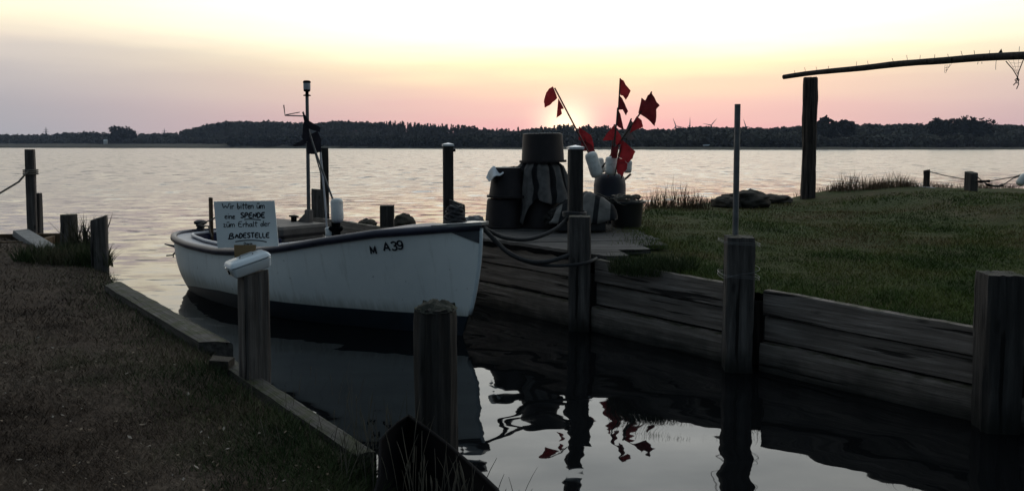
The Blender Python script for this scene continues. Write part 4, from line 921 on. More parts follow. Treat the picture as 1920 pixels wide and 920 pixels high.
marker('marker buoy leaning right with ragged dark flags at its tip', [(1122, 324), (1160, 270), (1200, 213), (1222, 172)], DB+.18,
       [([(1197, 212), (1203, 184), (1209, 188), (1221, 172), (1228, 186), (1237, 198), (1231, 205), (1230, 224), (1228, 236), (1212, 222)], M_dkred), ([(1194, 218), (1203, 226), (1205, 238), (1193, 243), (1181, 250), (1187, 232)], M_red)],
       None, .011, M_rack, 5)
marker('marker buoy with big square red flags hanging low over the blue drum', [(1152, 330), (1168, 262)], DB-.12,
       [([(1167, 263), (1180, 274), (1191, 284), (1186, 296), (1178, 306), (1165, 297), (1158, 294), (1162, 278)], M_red), ([(1158, 294), (1168, 299), (1177, 306), (1176, 316), (1170, 322), (1168, 331), (1157, 325), (1156, 310)], M_red), ([(1150, 276), (1160, 274), (1157, 298), (1146, 296)], M_dkred)],
       None, .009, M_rack, 6)
marker('marker buoy with a grey drooping pennant between the red flags', [(1165, 335), (1176, 250), (1184, 222)], DB+.3,
       [([(1182, 223), (1190, 236), (1184, 252), (1192, 262), (1176, 262), (1170, 252)], M_greyflag)], ((1178, 300), (1176, 324), .06), .009, M_rack, 7)
marker('low marker buoy with two dark red flags hanging between the white floats', [(1140, 332), (1147, 280), (1152, 236)], DB+.2,
       [([(1151, 238), (1163, 252), (1168, 268), (1157, 274), (1150, 262)], M_red), ([(1148, 272), (1156, 280), (1158, 302), (1152, 322), (1143, 300)], M_dkred)], None, .009, M_redstaff, 11)
marker('marker buoy with a torn red flag drooping just right of the slim capped post', [(1118, 326), (1101, 268), (1094, 240)], DB+.35,
       [([(1095, 244), (1108, 254), (1113, 270), (1116, 292), (1108, 286), (1099, 270)], M_red)], None, .009, M_redstaff, 12)
# buoys stowed in the boat
BD = 9.0
marker('marker buoy in the boat with black flags, its staff leaning left against the mast', [(627, 382), (590, 280), (568, 210)], BD,
       [([(567, 208), (580, 227), (601, 240), (600, 248), (585, 244), (574, 240), (570, 228)], M_blackflag), ([(569, 228), (579, 236), (582, 262), (572, 268), (566, 258)], M_blackflag)], ((631, 371), (633, 417), .070), .011, M_galv, 8, 'marker buoys stowed in the boat')
marker('pale staffed marker buoy upright in the boat with one hanging black flag', [(614, 440), (608, 360), (600, 275)], BD+.12,
       [([(596, 246), (602, 262), (603, 285), (594, 288), (577, 290), (575, 268), (580, 252)], M_blackflag)], ((617, 425), (619, 444), .05), .011, M_coam, 9, 'marker buoys stowed in the boat')
marker('thin marker staff without float in the boat, black rag near its top', [(615, 400), (603, 330), (590, 285)], BD+.2,
       [([(568, 262), (560, 266), (548, 273), (553, 275), (565, 274), (575, 268)], M_blackflag)], None, .008, M_galv, 10, 'marker buoys stowed in the boat')
c = P(630, 425, BD+.1); b = MB(); post_mesh(b, c.x, c.y, .10, c.z+.05, zbot=c.z-.35, rnd=True, seed=44, jit=.01); b.box((c.x, c.y, c.z-.02), (.16, .1, .06), None, .02)
tag(b.build('fender_bracket', M_black, smooth=True, org=(c.x, c.y, c.z-.35)), 'black rubber lump under the white float in the boat', 'fender')

# ------------------------------------------------------------------ gear on the jetty
def tub(label, c, r_top, h, up, tilt=(0, 0), mat=M_tub, flare=.84):
    """mortar tub: up = opening upwards; r_top = radius at the rim"""
    rb_ = r_top*flare; t = .008; rim = .022
    prof = [(0, 0), (rb_-.03, 0), (rb_-.008, .006), (rb_, .03), (r_top-.01, h-.035), (r_top-.008, h-.03), (r_top+rim, h-.03), (r_top+rim, h), (r_top-.012, h), (r_top-.018, h-.03), (rb_-.012, .035), (rb_-.03, .012), (0, .012)]
    if not up: prof = [(r_, h-z) for r_, z in prof]
    M = Matrix.Rotation(tilt[0], 3, 'Y') @ Matrix.Rotation(tilt[1], 3, 'X')
    b = MB(); b.lathe(prof, c, 40, M); o = b.build('mortar_tub', mat, smooth=True, org=c); return tag(o, label, 'tub', 'mortar tubs on the jetty')
def base(px, py, D): p = P(px, py, D); return p
DZ = LZ+.012
d1 = G(945, 430, DZ).y+.28
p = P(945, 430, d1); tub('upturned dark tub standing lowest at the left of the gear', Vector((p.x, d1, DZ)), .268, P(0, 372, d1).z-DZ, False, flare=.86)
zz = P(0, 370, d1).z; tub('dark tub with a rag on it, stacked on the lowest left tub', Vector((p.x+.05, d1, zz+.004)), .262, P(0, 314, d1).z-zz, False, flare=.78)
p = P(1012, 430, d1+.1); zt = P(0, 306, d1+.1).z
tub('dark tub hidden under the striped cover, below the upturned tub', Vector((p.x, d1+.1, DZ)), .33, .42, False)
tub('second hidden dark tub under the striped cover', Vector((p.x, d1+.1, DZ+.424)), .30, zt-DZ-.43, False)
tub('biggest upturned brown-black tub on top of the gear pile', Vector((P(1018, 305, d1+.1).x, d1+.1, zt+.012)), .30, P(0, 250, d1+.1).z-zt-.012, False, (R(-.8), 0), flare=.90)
# striped cloths
def striped(name, col1, col2, sc_, axis):
    m, t, b = new_mat(name); tcn = nd(t, 'ShaderNodeTexCoord'); uv = nd(t, 'ShaderNodeAttribute', attribute_name='tint'); sp = nd(t, 'ShaderNodeSeparateColor'); t.links.new(uv.outputs['Color'], sp.inputs[0])
    wv = mth(t, 'FRACT', mth(t, 'MULTIPLY', sp.outputs[axis], sc_)); st = ramp(t, wv, [(.0, (0, 0, 0)), (.56, (0, 0, 0)), (.60, (1, 1, 1)), (.92, (1, 1, 1)), (.97, (0, 0, 0))])
    n = noise_node(t, tcn.outputs['Object'], 11, 5); c = mixc(t, st, col1, col2); c = mixc(t, .7, c, ramp(t, n.outputs[0], [(.3, (.45, .45, .45)), (.7, (1.2, 1.2, 1.2))]), 'MULTIPLY')
    t.links.new(c, b.inputs['Base Color']); setin(b, Roughness=.9); b.inputs['Specular IOR Level'].default_value = .1; return m
M_stripe = striped('striped_cover', (.125, .118, .115), (.016, .016, .018), 4.3, 0)
M_stripe2 = striped('striped_mat', (.17, .16, .15), (.022, .022, .024), 4, 0)
def sheet(name, fn, nu, nv, mat, label, cat, th=.012):
    vs = []; col = []
    for i in range(nu+1):
        for j in range(nv+1): vs.append(fn(i/nu, j/nv)); col.append((i/nu+.05*mnoise.noise((i/nu*5, j/nv*2.2, 3))+.02*mnoise.noise((i/nu*17, j/nv*4, 1)), j/nv, 0))
    f = [(i*(nv+1)+j, (i+1)*(nv+1)+j, (i+1)*(nv+1)+j+1, i*(nv+1)+j+1) for i in range(nu) for j in range(nv)]
    o = np_mesh(name, np.array([tuple(v) for v in vs]), np.array(f), mat, np.array(col)); o.data.polygons.foreach_set('use_smooth', [True]*len(f))
    md = o.modifiers.new('thickness', 'SOLIDIFY'); md.thickness = th; md.offset = -1
    return tag(o, label, cat)
cx = P(1012, 400, d1+.1).x
def drape(u, v):
    a = math.pi*(1.06+.90*u) ; rr = .335+.02*v+.035*math.sin(u*26)*v+.012*math.sin(u*57+v*3)
    top = zt-.002; bot = DZ+float(np.interp(u, [0, .12, .28, .34, .42, .6, .8, 1], [.30, .10, .05, .30, .40, .32, .36, .45]))
    z = top-(top-bot)*v; k = min(1, v/.10); r_ = (rr*.90)*k**.5 if v < .1 else rr*(.90+.18*(v-.1))
    if v < .1: z = top+.004
    sh = .10*v*(u-.3)
    return Vector((cx+math.cos(a)*r_+sh, d1+.1+math.sin(a)*r_, z))
sheet('striped_cover', drape, 64, 30, M_stripe, 'grey and dark striped cover draped over the tubs, below the big upturned tub', 'cover')
# crate with the folded striped mat on it
cc = P(1092, 425, d1-.15); cr = MB()
X0, X1 = P(1044, 0, d1-.45).x, P(1138, 0, d1-.45).x; zc = P(0, 398, d1-.5).z
CY_ = d1-.42
cr.box(((X0+X1)/2, CY_, DZ+.07), (X1-X0-.02, .44, .12), None, .012); cr.box(((X0+X1)/2, CY_, (DZ+zc)/2+.06), (X1-X0, .46, zc-DZ-.14), None, .015)
tag(cr.build('fish_crate', M_dark, org=((X0+X1)/2, d1, DZ)), 'black fish crate under the striped mat behind the thick quay post', 'crate')
def mat_fn(u, v):
    x = X0-.10+(X1-X0+.20)*u; y = CY_-.30+.56*v
    pr = float(np.interp(u, [0, .05, .15, .35, .56, .75, .92, .98, 1], [-.10, .02, .10, .19, .25, .20, .10, .02, -.08]))
    k = min(1, v/.30); k = math.sin(k*math.pi/2)
    fold = .018*math.sin(u*23+v*2)*(1-abs(2*u-1))+.025*mnoise.noise((u*5, v*4, 1))
    z = zc-.05+(pr+.05+fold)*k-.05*(1-k)*(1+.6*math.sin(u*11)) - .06*max(0, v-.7)
    return Vector((x+.06*math.sin(v*3), y-.05*k*(1-k)+.03*math.sin(u*9)*(1-k), z))
sheet('striped_mat', mat_fn, 40, 26, M_stripe2, 'thick folded striped mat lying on the black fish crate', 'mat', .04)
# blue drum, right tub with ropes
db = G(1143, 402, DZ).y+.05; db = d1+.75; c = P(1143, 380, db); zt2 = P(0, 326, db).z; b = MB(); rr = .5*60/F*db
b.lathe([(0, DZ), (rr*.92, DZ), (rr, DZ+.03), (rr, DZ+.2), (rr*1.025, DZ+.215), (rr, DZ+.23), (rr*1.0, zt2-.16), (rr*.93, zt2-.06), (rr*.8, zt2-.01), (rr*.72, zt2), (rr*.7, zt2-.02), (0, zt2-.02)], Vector((c.x, db, 0)), 32)
M_drum = paint('blue_drum', (.006, .009, .022), .55, .25, 5); tag(b.build('drum', M_drum, smooth=True, org=(c.x, db, DZ)), 'dark blue drum under the marker buoys', 'drum')
d3 = G(1175, 428, DZ).y+.22; c = P(1174, 428, d3); tub('open black tub full of rope at the right end of the gear', Vector((c.x, d3, DZ)), .235, P(0, 376, d3).z-DZ, True, (0, 0), M_dark, .86)
zr = P(0, 376, d3).z
b = MB(); rnd = random.Random(5)
for k in range(16):
    a0 = rnd.random()*6.28; r0 = rnd.uniform(.06, .17); ox, oy = rnd.uniform(-.07, .07), rnd.uniform(-.07, .07); h0 = rnd.uniform(-.03, .075)
    pts = [Vector((c.x+ox+r0*math.cos(a0+q*.5), d3+oy+r0*math.sin(a0+q*.5), zr+h0-.01+.022*math.sin(q*.9+k))) for q in range(11)]; b.tube(pts, rnd.choice([.008, .011, .014]), 6)
tag(b.build('rope_heap', M_rope, smooth=True, org=(c.x, d3, zr)), 'tangle of grey ropes heaped in the open black tub', 'rope')
b = MB()
for pl, dd in ((((1150, 372), (1158, 380), (1170, 385), (1182, 380), (1188, 372)), -.23), (((1126, 392), (1125, 404), (1130, 411), (1137, 408), (1139, 398), (1140, 422)), -.24), (((1108, 372), (1120, 362), (1134, 368), (1142, 380), (1152, 384)), -.1), (((1124, 386), (1133, 376), (1146, 372), (1160, 372)), -.15)):
    b.tube([P(x, y, d3+dd) for x, y in pl], .008, 6)
tag(b.build('loose_rope', M_rope, smooth=True, org=(c.x, d3, zr)), 'loose thin ropes hanging between the striped mat and the black tub', 'rope')
def net_heap(label, px, py, D, rx, rz, n, seed, hang=0.0):
    c_ = P(px, py, D); rnd = random.Random(seed); b = MB()
    nu, nv = 22, 10; vs = []; fs = []
    for j in range(nv+1):
        e = math.pi/2*(1-j/nv*1.5)
        for i in range(nu):
            a = 2*math.pi*i/nu; d = Vector((math.cos(e)*math.cos(a), math.cos(e)*math.sin(a), math.sin(e))); k = 1+.35*mnoise.noise(d*2.2+Vector((seed, 0, 0)))+.2*mnoise.noise(d*6+Vector((0, seed, 0)))
            vs.append(c_+Vector((d.x*rx*k, d.y*rx*.6*k, d.z*rz*k)))
    for j in range(nv):
        for i in range(nu): l = (i+1) % nu; fs.append((j*nu+i, j*nu+l, j*nu+nu+l, j*nu+nu+i))
    b.add(vs, fs)
    for k in range(n):
        a = rnd.uniform(0, 6.28); pts = []
        for q in range(8):
            a += rnd.uniform(-.6, .6); rr_ = 1.05+.08*rnd.random(); e = rnd.uniform(.1, 1.3); f_ = q/7
            pts.append(c_+Vector((math.cos(a)*rx*rr_*math.cos(e), math.sin(a)*rx*.62*rr_*math.cos(e)-.02, math.sin(e)*rz*rr_-hang*f_*f_*rnd.random())))
        b.tube(pts, rnd.choice([.004, .006, .009]), 5)
    return tag(b.build('net_heap', M_net, smooth=True, org=c_), label, 'fishing net', 'heaps of fishing net on the jetty')
M_net = paint('net_cord', (.035, .032, .030), .95, .5, 40, bump=.01, spec=.1)
net_heap('dark net heaped on the stacked left tub beside the striped cover', 972, 322, d1+.02, .20, .07, 30, 1, .12)
net_heap('grey net bundle slumped on the deck left of the thick quay post', 1046, 412, d1-.40, .18, .13, 30, 2, .1)
net_heap('net bundle spilling at the foot of the blue drum', 1128, 384, d1-.02, .20, .11, 30, 3, .08)
# rag on the left tubs
def rag(u, v):
    pts = [[(911, 333), (916, 322), (926, 312), (938, 316)], [(917, 340), (921, 330), (930, 320), (943, 321)], [(921, 338), (926, 332), (935, 331), (945, 324)]]
    a = [np.array([np.interp(u, [0, .33, .66, 1], [q[k] for q in row]) for k in (0, 1)]) for row in pts]
    q = a[0]*(1-2*v)+a[1]*2*v if v < .5 else a[1]*(2-2*v)+a[2]*(2*v-1)
    return P(q[0], q[1]+1.5*math.sin(u*9), d1-.05-.24*v+.05*math.sin(u*8+v*2))
o = sheet('rag', rag, 20, 14, M_rag, 'crumpled pale rag hanging over the edge of the stacked left tub', 'rag', .006)
b = MB(); b.tube([P(1172, 336, db+.1), P(1183, 326, db+.1)], .016, 8); b.tube([P(1160, 340, db+.1), P(1172, 336, db+.1)], .016, 8); tag(b.build('stick', M_rack, org=P(1172, 336, db+.1)), 'short stick poking out right behind the blue drum', 'stick')
# folded grey cloth behind the float
# mooring lines
bw = P(903, 425, 7.62)
ML = 'dark mooring lines from the bow'
def line(pts, r, label):
    b = MB(); pp = [Vector(p) for p in pts]; out = []
    for i in range(len(pp)-1):
        p0, p1, p2, p3 = pp[max(i-1, 0)], pp[i], pp[i+1], pp[min(i+2, len(pp)-1)]
        for k in range(6):
            t = k/6; out.append(.5*((2*p1)+(-p0+p2)*t+(2*p0-5*p1+4*p2-p3)*t*t+(-p0+3*p1-3*p2+p3)*t**3))
    out.append(pp[-1]); b.tube(out, r, 8); return tag(b.build('mooring_line', M_ropedark, smooth=True, org=pp[0]), label, 'rope', ML)
yA = A1.y-.19
line([bw, P(920, 434, 7.7), P(945, 445, 7.8), P(985, 449, 7.95), P(1020, 440, 8.1), P(1046, 426, 8.25), P(1066, 408, 8.42)], .021, 'mooring line hanging in a short curve from the bow to the slim capped post')
line([bw, P(925, 447, 7.65), P(950, 471, 7.7), P(985, 488, 7.75), P(1020, 491, 7.8), P(1050, 484, yA+.02), P(1066, 478, yA+.05)], .022, 'middle mooring line sagging from the bow to the quay post')
line([bw, P(928, 452, 7.65), P(958, 478, 7.7), P(1000, 494, 7.8), P(1045, 498, yA), P(1086, 495, yA), P(1112, 488, yA+.12), P(1122, 482, yA+.4)], .017, 'lowest mooring line wrapped across the front of the quay post')
b = MB()
for k in range(4):
    pts = [Vector((P(1079, 0, 8.42).x+.118*math.cos(q*.52), 8.40+.118*math.sin(q*.52), P(0, 398+k*2.2, 8.4).z+.006*math.sin(q+k))) for q in range(13)]; b.tube(pts, .014, 6)
tag(b.build('rope_turns', M_ropedark, smooth=True, org=(P(1079, 0, 8.42).x, 8.4, 1.2)), 'turns of dark rope round the foot of the slim capped post', 'rope')
# stones
def stone(px, py, D, sx_, sy_, sz_, label, z0=None, mat=M_stone, seed=0):
    c = P(px, py, D); 
    if z0 is not None: c.z = z0
    n, m = 36, 22; vs = []; fs = []
    for j in range(m+1):
        e = -math.pi/2+math.pi*j/m
        for i in range(n):
            a = 2*math.pi*i/n; d = Vector((math.cos(e)*math.cos(a), math.cos(e)*math.sin(a), math.sin(e))); k = 1+.30*mnoise.noise(d*1.6+Vector((seed*3, 0, 0)))+.16*mnoise.noise(d*4+Vector((0, seed, 0)))+.06*mnoise.noise(d*11)
            vs.append((c.x+d.x*sx_*k, c.y+d.y*sy_*k, c.z+d.z*sz_*k))
    for j in range(m):
        for i in range(n): l = (i+1) % n; fs.append((j*n+i, j*n+l, j*n+n+l, j*n+n+i))
    b = MB(); b.add(vs, fs); return tag(b.build('boulder', mat, smooth='all', org=c), label, 'stone', 'stones at the water edge')
stone(1400, 375, 16.2, .46, .5, .19, 'low broad boulder at the lawn edge behind the metal tube', seed=1)
stone(1362, 380, 16.0, .30, .35, .13, 'small sloping boulder left of the metal tube, by the water', seed=2)
stone(1455, 374, 17.0, .32, .4, .11, 'flat boulder between the metal tube and the rack post', seed=3)
stone(1738, 356, 18.4, .22, .25, .07, 'small pale stone at the foot of the crooked rope post', seed=4, mat=M_concrete)
stone(756, 418, 11.9, .17, .2, .14, 'rounded stone behind the foredeck, right of the short dark post', z0=.70, seed=5)
stone(690, 424, 12.2, .14, .2, .08, 'small stone behind the boat, left of the short dark post', z0=.66, seed=9)
stone(886, 409, 10.9, .16, .16, .10, 'pale stone on the jetty edge between the bow and the tubs', z0=.80, mat=M_concrete, seed=6)
stone(1000, 700, 0, 0, 0, 0, '', seed=0) if False else None

# ------------------------------------------------------------------ foreground post, dark rowing boat
fp = G(816, 800, ZL-.1); FX, FY = P(817, 600, 4.16).x, 4.16
b = MB(); post_mesh(b, FX, FY, .222, top_z(576, FY), zbot=-.6, rnd=True, seed=51, jit=.010, rough_top=.03, taper=.03)
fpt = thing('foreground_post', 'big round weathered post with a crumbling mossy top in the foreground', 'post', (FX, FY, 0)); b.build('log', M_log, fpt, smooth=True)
zt3 = top_z(576, FY); vs = []; fs = []; n, m = 26, 7
for j in range(m+1):
    for i in range(n):
        a = 2*math.pi*i/n; r_ = .112*(1-j/m)+.001; nn = mnoise.noise((math.cos(a)*r_*30, math.sin(a)*r_*30, 2)); h = .045*(1-(r_/.112)**2)+.022*nn
        vs.append((FX+math.cos(a)*r_*(1+.08*nn), FY+math.sin(a)*r_*(1+.08*nn), zt3+h-.01))
for j in range(m):
    for i in range(n): l = (i+1) % n; fs.append((j*n+i, j*n+l, j*n+n+l, j*n+n+i))
M_moss = paint('black_moss', (.016, .018, .012), .95, .5, 30, dirt=(.05, .05, .045), bump=.02)
b = MB(); b.add(vs, fs); b.build('moss_top', M_moss, fpt, smooth='all')
rb2 = thing('rowing_boat', 'black bow of a small rowing boat drawn up below the big round post', 'boat', (-.35, 3.6, 0))
rimR = [P(766, 779, 3.93), P(800, 803, 3.82), P(840, 834, 3.62), P(875, 864, 3.42), P(905, 892, 3.24), P(932, 918, 3.10), Vector((.0, 2.8, .50)), Vector((.03, 2.4, .48)), Vector((-.02, 1.9, .46))]
rimL = [P(766, 779, 3.93), P(746, 792, 3.85), P(728, 808, 3.75), P(713, 826, 3.62), Vector((-.585, 3.45, .40)), Vector((-.58, 3.2, .37)), Vector((-.52, 2.9, .34)), Vector((-.45, 2.5, .32)), Vector((-.4, 1.9, .30))]
b = MB(); vs = []; fs = []; K = 6
for a, c_ in zip(rimL, rimR):
    cen = (a+c_)/2; 
    for k in range(K+1): q = k/K; p = a.lerp(cen+Vector((0, 0, -cen.z+.02)), q); p.x = a.x+(cen.x-a.x)*q**1.8; vs.append(p)
    for k in range(K-1, -1, -1): q = k/K; p = c_.lerp(cen+Vector((0, 0, -cen.z+.02)), q); p.x = c_.x+(cen.x-c_.x)*q**1.8; vs.append(p)
m = 2*K+1
for i in range(len(rimL)-1):
    for j in range(m-1): fs.append((i*m+j, i*m+m+j, i*m+m+j+1, i*m+j+1))
b.add(vs, fs); o = b.build('hull', M_black, rb2, smooth='all')
b = MB(); b.tube(rimR, .009, 8); b.tube(rimL, .007, 8); b.build('gunwale', M_black, rb2, smooth='all')

# ------------------------------------------------------------------ cash box post, box, sign
cp = G(474, 713, ZL-.06); CX, CY = P(476, 600, 5.25).x, 5.25
zc_ = top_z(512, CY)
post('collection_post', 'square grey post carrying the white cash box at the bank edge', CX, CY, .165, zc_, seed=61, rot=R(38), slope=(.20, -.14), zbot=-.5, jit=.004)
yaw = R(36); tl_ = R(15); Mb = Matrix.Rotation(yaw, 3, 'Z') @ Matrix.Rotation(-tl_, 3, 'Y')
bc = P(465.5, 494, CY-.02); cb = thing('cash_box', 'white enamelled cash box with carrying handle, tilted on the post before the boat', 'cash box', bc)
LX, LY = .275, .185
def cbox(z0, z1, in0, in1, rad=.025, dome=0):
    vs = []; fs = []; rows = [(z0, in0+.012), (z0+.01, in0), (z1-.016, in1), (z1-.004, in1+.008), (z1, in1+.02)] if dome else [(z0, in0+.012), (z0+.01, in0), (z1, in1)]
    for z, ins in rows:
        hx, hy = LX/2-ins, LY/2-ins
        for qx, qy, a0 in ((1, -1, -90), (1, 1, 0), (-1, 1, 90), (-1, -1, 180)):
            for k in range(5):
                a = R(a0+22.5*k); vs.append(Mb @ Vector((qx*(hx-rad)+rad*math.cos(a), qy*(hy-rad)+rad*math.sin(a), z))+bc)
    n = 20
    for i in range(len(rows)-1):
        for k in range(n): l = (k+1) % n; fs.append((i*n+k, i*n+l, i*n+n+l, i*n+n+k))
    fs += [tuple(range(n-1, -1, -1)), tuple(range((len(rows)-1)*n, len(rows)*n))]; b = MB(); b.add(vs, fs); return b
cbox(-.055, .010, .014, .002).build('box_body', M_box, cb, smooth=True)
lid = cbox(.0115, .052, .0, .006, dome=1).build('lid', M_box, cb, smooth=True)
T_ = lambda x, y, z: Mb @ Vector((x, y, z))+bc
b = MB(); b.tube([T_(-.045, -.005, .051), T_(-.04, -.018, .07), T_(.04, -.018, .07), T_(.045, -.005, .051)], .0045, 8); b.build('handle', M_metal, lid, smooth=True)
b = MB(); b.box(T_(-LX/2+.004, -.0, -.012), (.008, .022, .028), Mb, .002); b.build('lock', M_ink, cb)
b = MB(); q = [P(439, 459, CY+.12), P(480, 459, CY+.12), P(478, 500, CY+.12), P(441, 508, CY+.12)]; b.slab(q, .006); cdb = tag(b.build('backing_board', M_card, org=q[0]), 'brown cardboard piece between the cash box and the sign', 'cardboard')
b = MB(); b.box((CX-.105, CY+.09, .62), (.03, .022, .80), None, .004); tag(b.build('sign_stake', M_boardY, org=(CX-.105, CY+.09, .2)), 'thin wooden stake fixed to the back of the cash box post', 'stake')
SD = CY+.16
sq = [P(401, 377.5, SD), P(514.5, 376, SD), P(522.5, 461, SD), P(408.5, 465, SD)]
sg = thing('donation_sign', 'white handwritten donation sign above the cash box, in front of the boat', 'sign', sq[3])
b = MB(); b.slab(sq, .008); b.build('panel', M_sign, sg)
b = MB(); b.box(((sq[3].x+sq[2].x)/2-.05, SD+.02, sq[3].z-.02), (.05, .02, .5), None, .003); b.build('support_strip', M_boardY, sg)
GL = {'W': (.95, [[(0, 1), (.2, 0), (.42, .8), (.62, 0), (.9, 1.05)]]), 'i': (.22, [[(.08, .6), (.1, 0)], [(.1, .82), (.13, .9)]]), 'r': (.36, [[(.05, .6), (.08, 0)], [(.08, .38), (.2, .58), (.33, .55)]]),
 'b': (.42, [[(.06, 1), (.05, 0), (.25, .0), (.35, .2), (.28, .45), (.05, .4)]]), 't': (.34, [[(.16, 1), (.12, .1), (.25, 0)], [(0, .64), (.34, .68)]]), 'e': (.4, [[(.03, .28), (.32, .36), (.28, .57), (.12, .58), (.03, .33), (.08, .05), (.25, 0), (.36, .12)]]),
 'n': (.42, [[(.03, .6), (.05, 0)], [(.05, .38), (.2, .6), (.32, .5), (.34, 0)]]), 'u': (.44, [[(.03, .6), (.05, .12), (.15, 0), (.3, .12), (.35, .6)], [(.35, .6), (.38, 0)], [(.04, .86), (.36, .9)]]),
 'm': (.62, [[(.03, .6), (.05, 0)], [(.05, .38), (.18, .6), (.27, .5), (.28, 0)], [(.28, .42), (.42, .6), (.52, .5), (.54, 0)]]), 'z': (.42, [[(.02, .56), (.34, .6), (.02, .02), (.38, .05)]]),
 'E': (.55, [[(.47, 1), (.06, .97), (.02, 0), (.47, .04)], [(.03, .52), (.4, .55)]]), 'h': (.42, [[(.06, 1), (.05, 0)], [(.05, .38), (.2, .6), (.32, .5), (.34, 0)]]), 'a': (.45, [[(.33, .52), (.15, .6), (.03, .3), (.1, .02), (.25, .06), (.33, .5)], [(.34, .6), (.36, .06), (.42, 0)]]),
 'l': (.22, [[(.08, 1), (.07, .08), (.18, 0)]]), 'd': (.46, [[(.33, .42), (.15, .56), (.03, .28), (.1, 0), (.25, .05), (.34, .4)], [(.37, 1), (.36, 0)]]), 'S': (.52, [[(.42, .88), (.25, 1), (.05, .85), (.1, .6), (.35, .45), (.42, .2), (.25, 0), (.02, .1)]]),
 'P': (.52, [[(.05, 0), (.05, 1), (.35, .97), (.42, .74), (.32, .5), (.05, .48)]]), 'N': (.54, [[(.05, 0), (.05, 1), (.42, 0), (.43, 1)]]), 'D': (.54, [[(.05, 0), (.05, 1), (.3, .93), (.45, .6), (.4, .2), (.2, 0), (.05, 0)]]),
 'B': (.6, [[(.05, 0), (.1, 1), (.38, .95), (.4, .65), (.1, .52), (.46, .42), (.48, .12), (.25, 0), (-.08, .03)]]), 'A': (.54, [[(0, 0), (.22, 1), (.45, 0)], [(.08, .38), (.38, .38)]]), 'T': (.54, [[(0, .97), (.48, 1)], [(.24, .98), (.24, 0)]]),
 'L': (.48, [[(.05, 1), (.05, 0), (.42, .03)]]), 'k': (.42, [[(.05, 1), (.05, 0)], [(.32, .58), (.06, .25), (.36, 0)]]), ' ': (.34, [])}
b = MB(); depth_i = [0]
def spt(x, y): return P(x, y, SD-.0045)
def stroke(pts, wpx):
    """flat pen stroke along picture points on the panel"""
    q = []
    for i in range(len(pts)-1):
        for k in range(3): t = k/3; q.append((pts[i][0]*(1-t)+pts[i+1][0]*t, pts[i][1]*(1-t)+pts[i+1][1]*t))
    q.append(pts[-1]); q = [np.array(p) for p in q]
    for _ in range(2): q = [q[0]]+[(q[i-1]+2*q[i]+q[i+1])/4 for i in range(1, len(q)-1)]+[q[-1]]
    vs = []; fs = []; hw = wpx*.62; depth_i[0] += 1; dd = .0002*(depth_i[0] % 7)
    for i, p in enumerate(q):
        t = q[min(i+1, len(q)-1)]-q[max(i-1, 0)]; t = t/(np.linalg.norm(t)+1e-6); n = np.array([-t[1], t[0]])*hw
        for s_ in (1, -1): vs.append(P(*(p+n*s_), SD-.0045-dd))
        for s_ in (-1, 1): vs.append(P(*(p+n*s_), SD-.0036))
    for i in range(len(q)-1):
        for j in range(4): l = (j+1) % 4; fs.append((i*4+j, i*4+4+j, i*4+4+l, i*4+l))
    fs += [(0, 1, 2, 3), tuple(range(len(vs)-1, len(vs)-5, -1))]; b.add(vs, fs)
def write(txt, x0, x1, yb, cap, wpx, caps_w=None, rise=0):
    tot = sum(GL[c][0] for c in txt); sx_ = (x1-x0)/tot; x = x0
    for ch in txt:
        wd, strokes = GL[ch]
        for s_ in strokes: stroke([(x+p[0]*sx_, yb-p[1]*cap+rise*(x-x0)/(x1-x0)+.25*math.sin(x)) for p in s_], wpx)
        x += wd*sx_
write('Wir bitten um', 416.5, 497, 392, 11.0, 1.35, rise=-1)
write('eine ', 421, 446, 410, 10, 1.3); write('SPENDE', 451, 497.5, 408.5, 9.6, 2.1, rise=-.5)
write('zum Erhalt der', 418, 507, 426, 10.2, 1.3, rise=-2)
write('B', 429, 441, 447.5, 10.5, 2.0); write('ADESTELLE', 441, 506, 446, 9.0, 2.0, rise=-1)
write('Dank', 457, 474, 458.5, 4.0, .8)
stroke([(458, 411.5), (468, 410.5), (480, 411.3), (489, 412.5)], 1.4); stroke([(441, 453), (455, 450.5), (472, 450), (490, 451), (500, 453.5)], 1.5)
b.build('lettering', M_ink, sg)

# ------------------------------------------------------------------ grass
def blades(name, pts, h, wd, lean, cols, mat, label, kind='stuff', cat='grass', segs=1):
    n = len(pts); a = rng.random(n)*2*np.pi; h = np.broadcast_to(h, n)*(.55+.9*rng.random(n)); ln = lean*(.3+.9*rng.random(n)); b_ = rng.random(n)*2*np.pi
    side = np.stack([np.cos(a), np.sin(a), np.zeros(n)], 1)*(np.broadcast_to(wd, n)/2)[:, None]
    di_ = np.stack([np.cos(b_)*ln, np.sin(b_)*ln, np.ones(n)], 1); di_ /= np.linalg.norm(di_, axis=1)[:, None]
    mid = pts+di_*(h*.55)[:, None]; d2 = di_+np.stack([np.cos(b_)*ln*.8, np.sin(b_)*ln*.8, -.15*ln], 1); d2 /= np.linalg.norm(d2, axis=1)[:, None]; tip = mid+d2*(h*.5)[:, None]
    v = np.stack([pts-side, pts+side, mid-side*.8, mid+side*.8, tip], 1).reshape(-1, 3); i = np.arange(n)*5
    f = np.concatenate([np.stack([i, i+1, i+3], 1), np.stack([i, i+3, i+2], 1), np.stack([i+2, i+3, i+4], 1)])
    c_ = np.repeat(cols, 5, 0); o = np_mesh(name, v, f, mat, c_); return tag(o, label, cat, kind=kind)
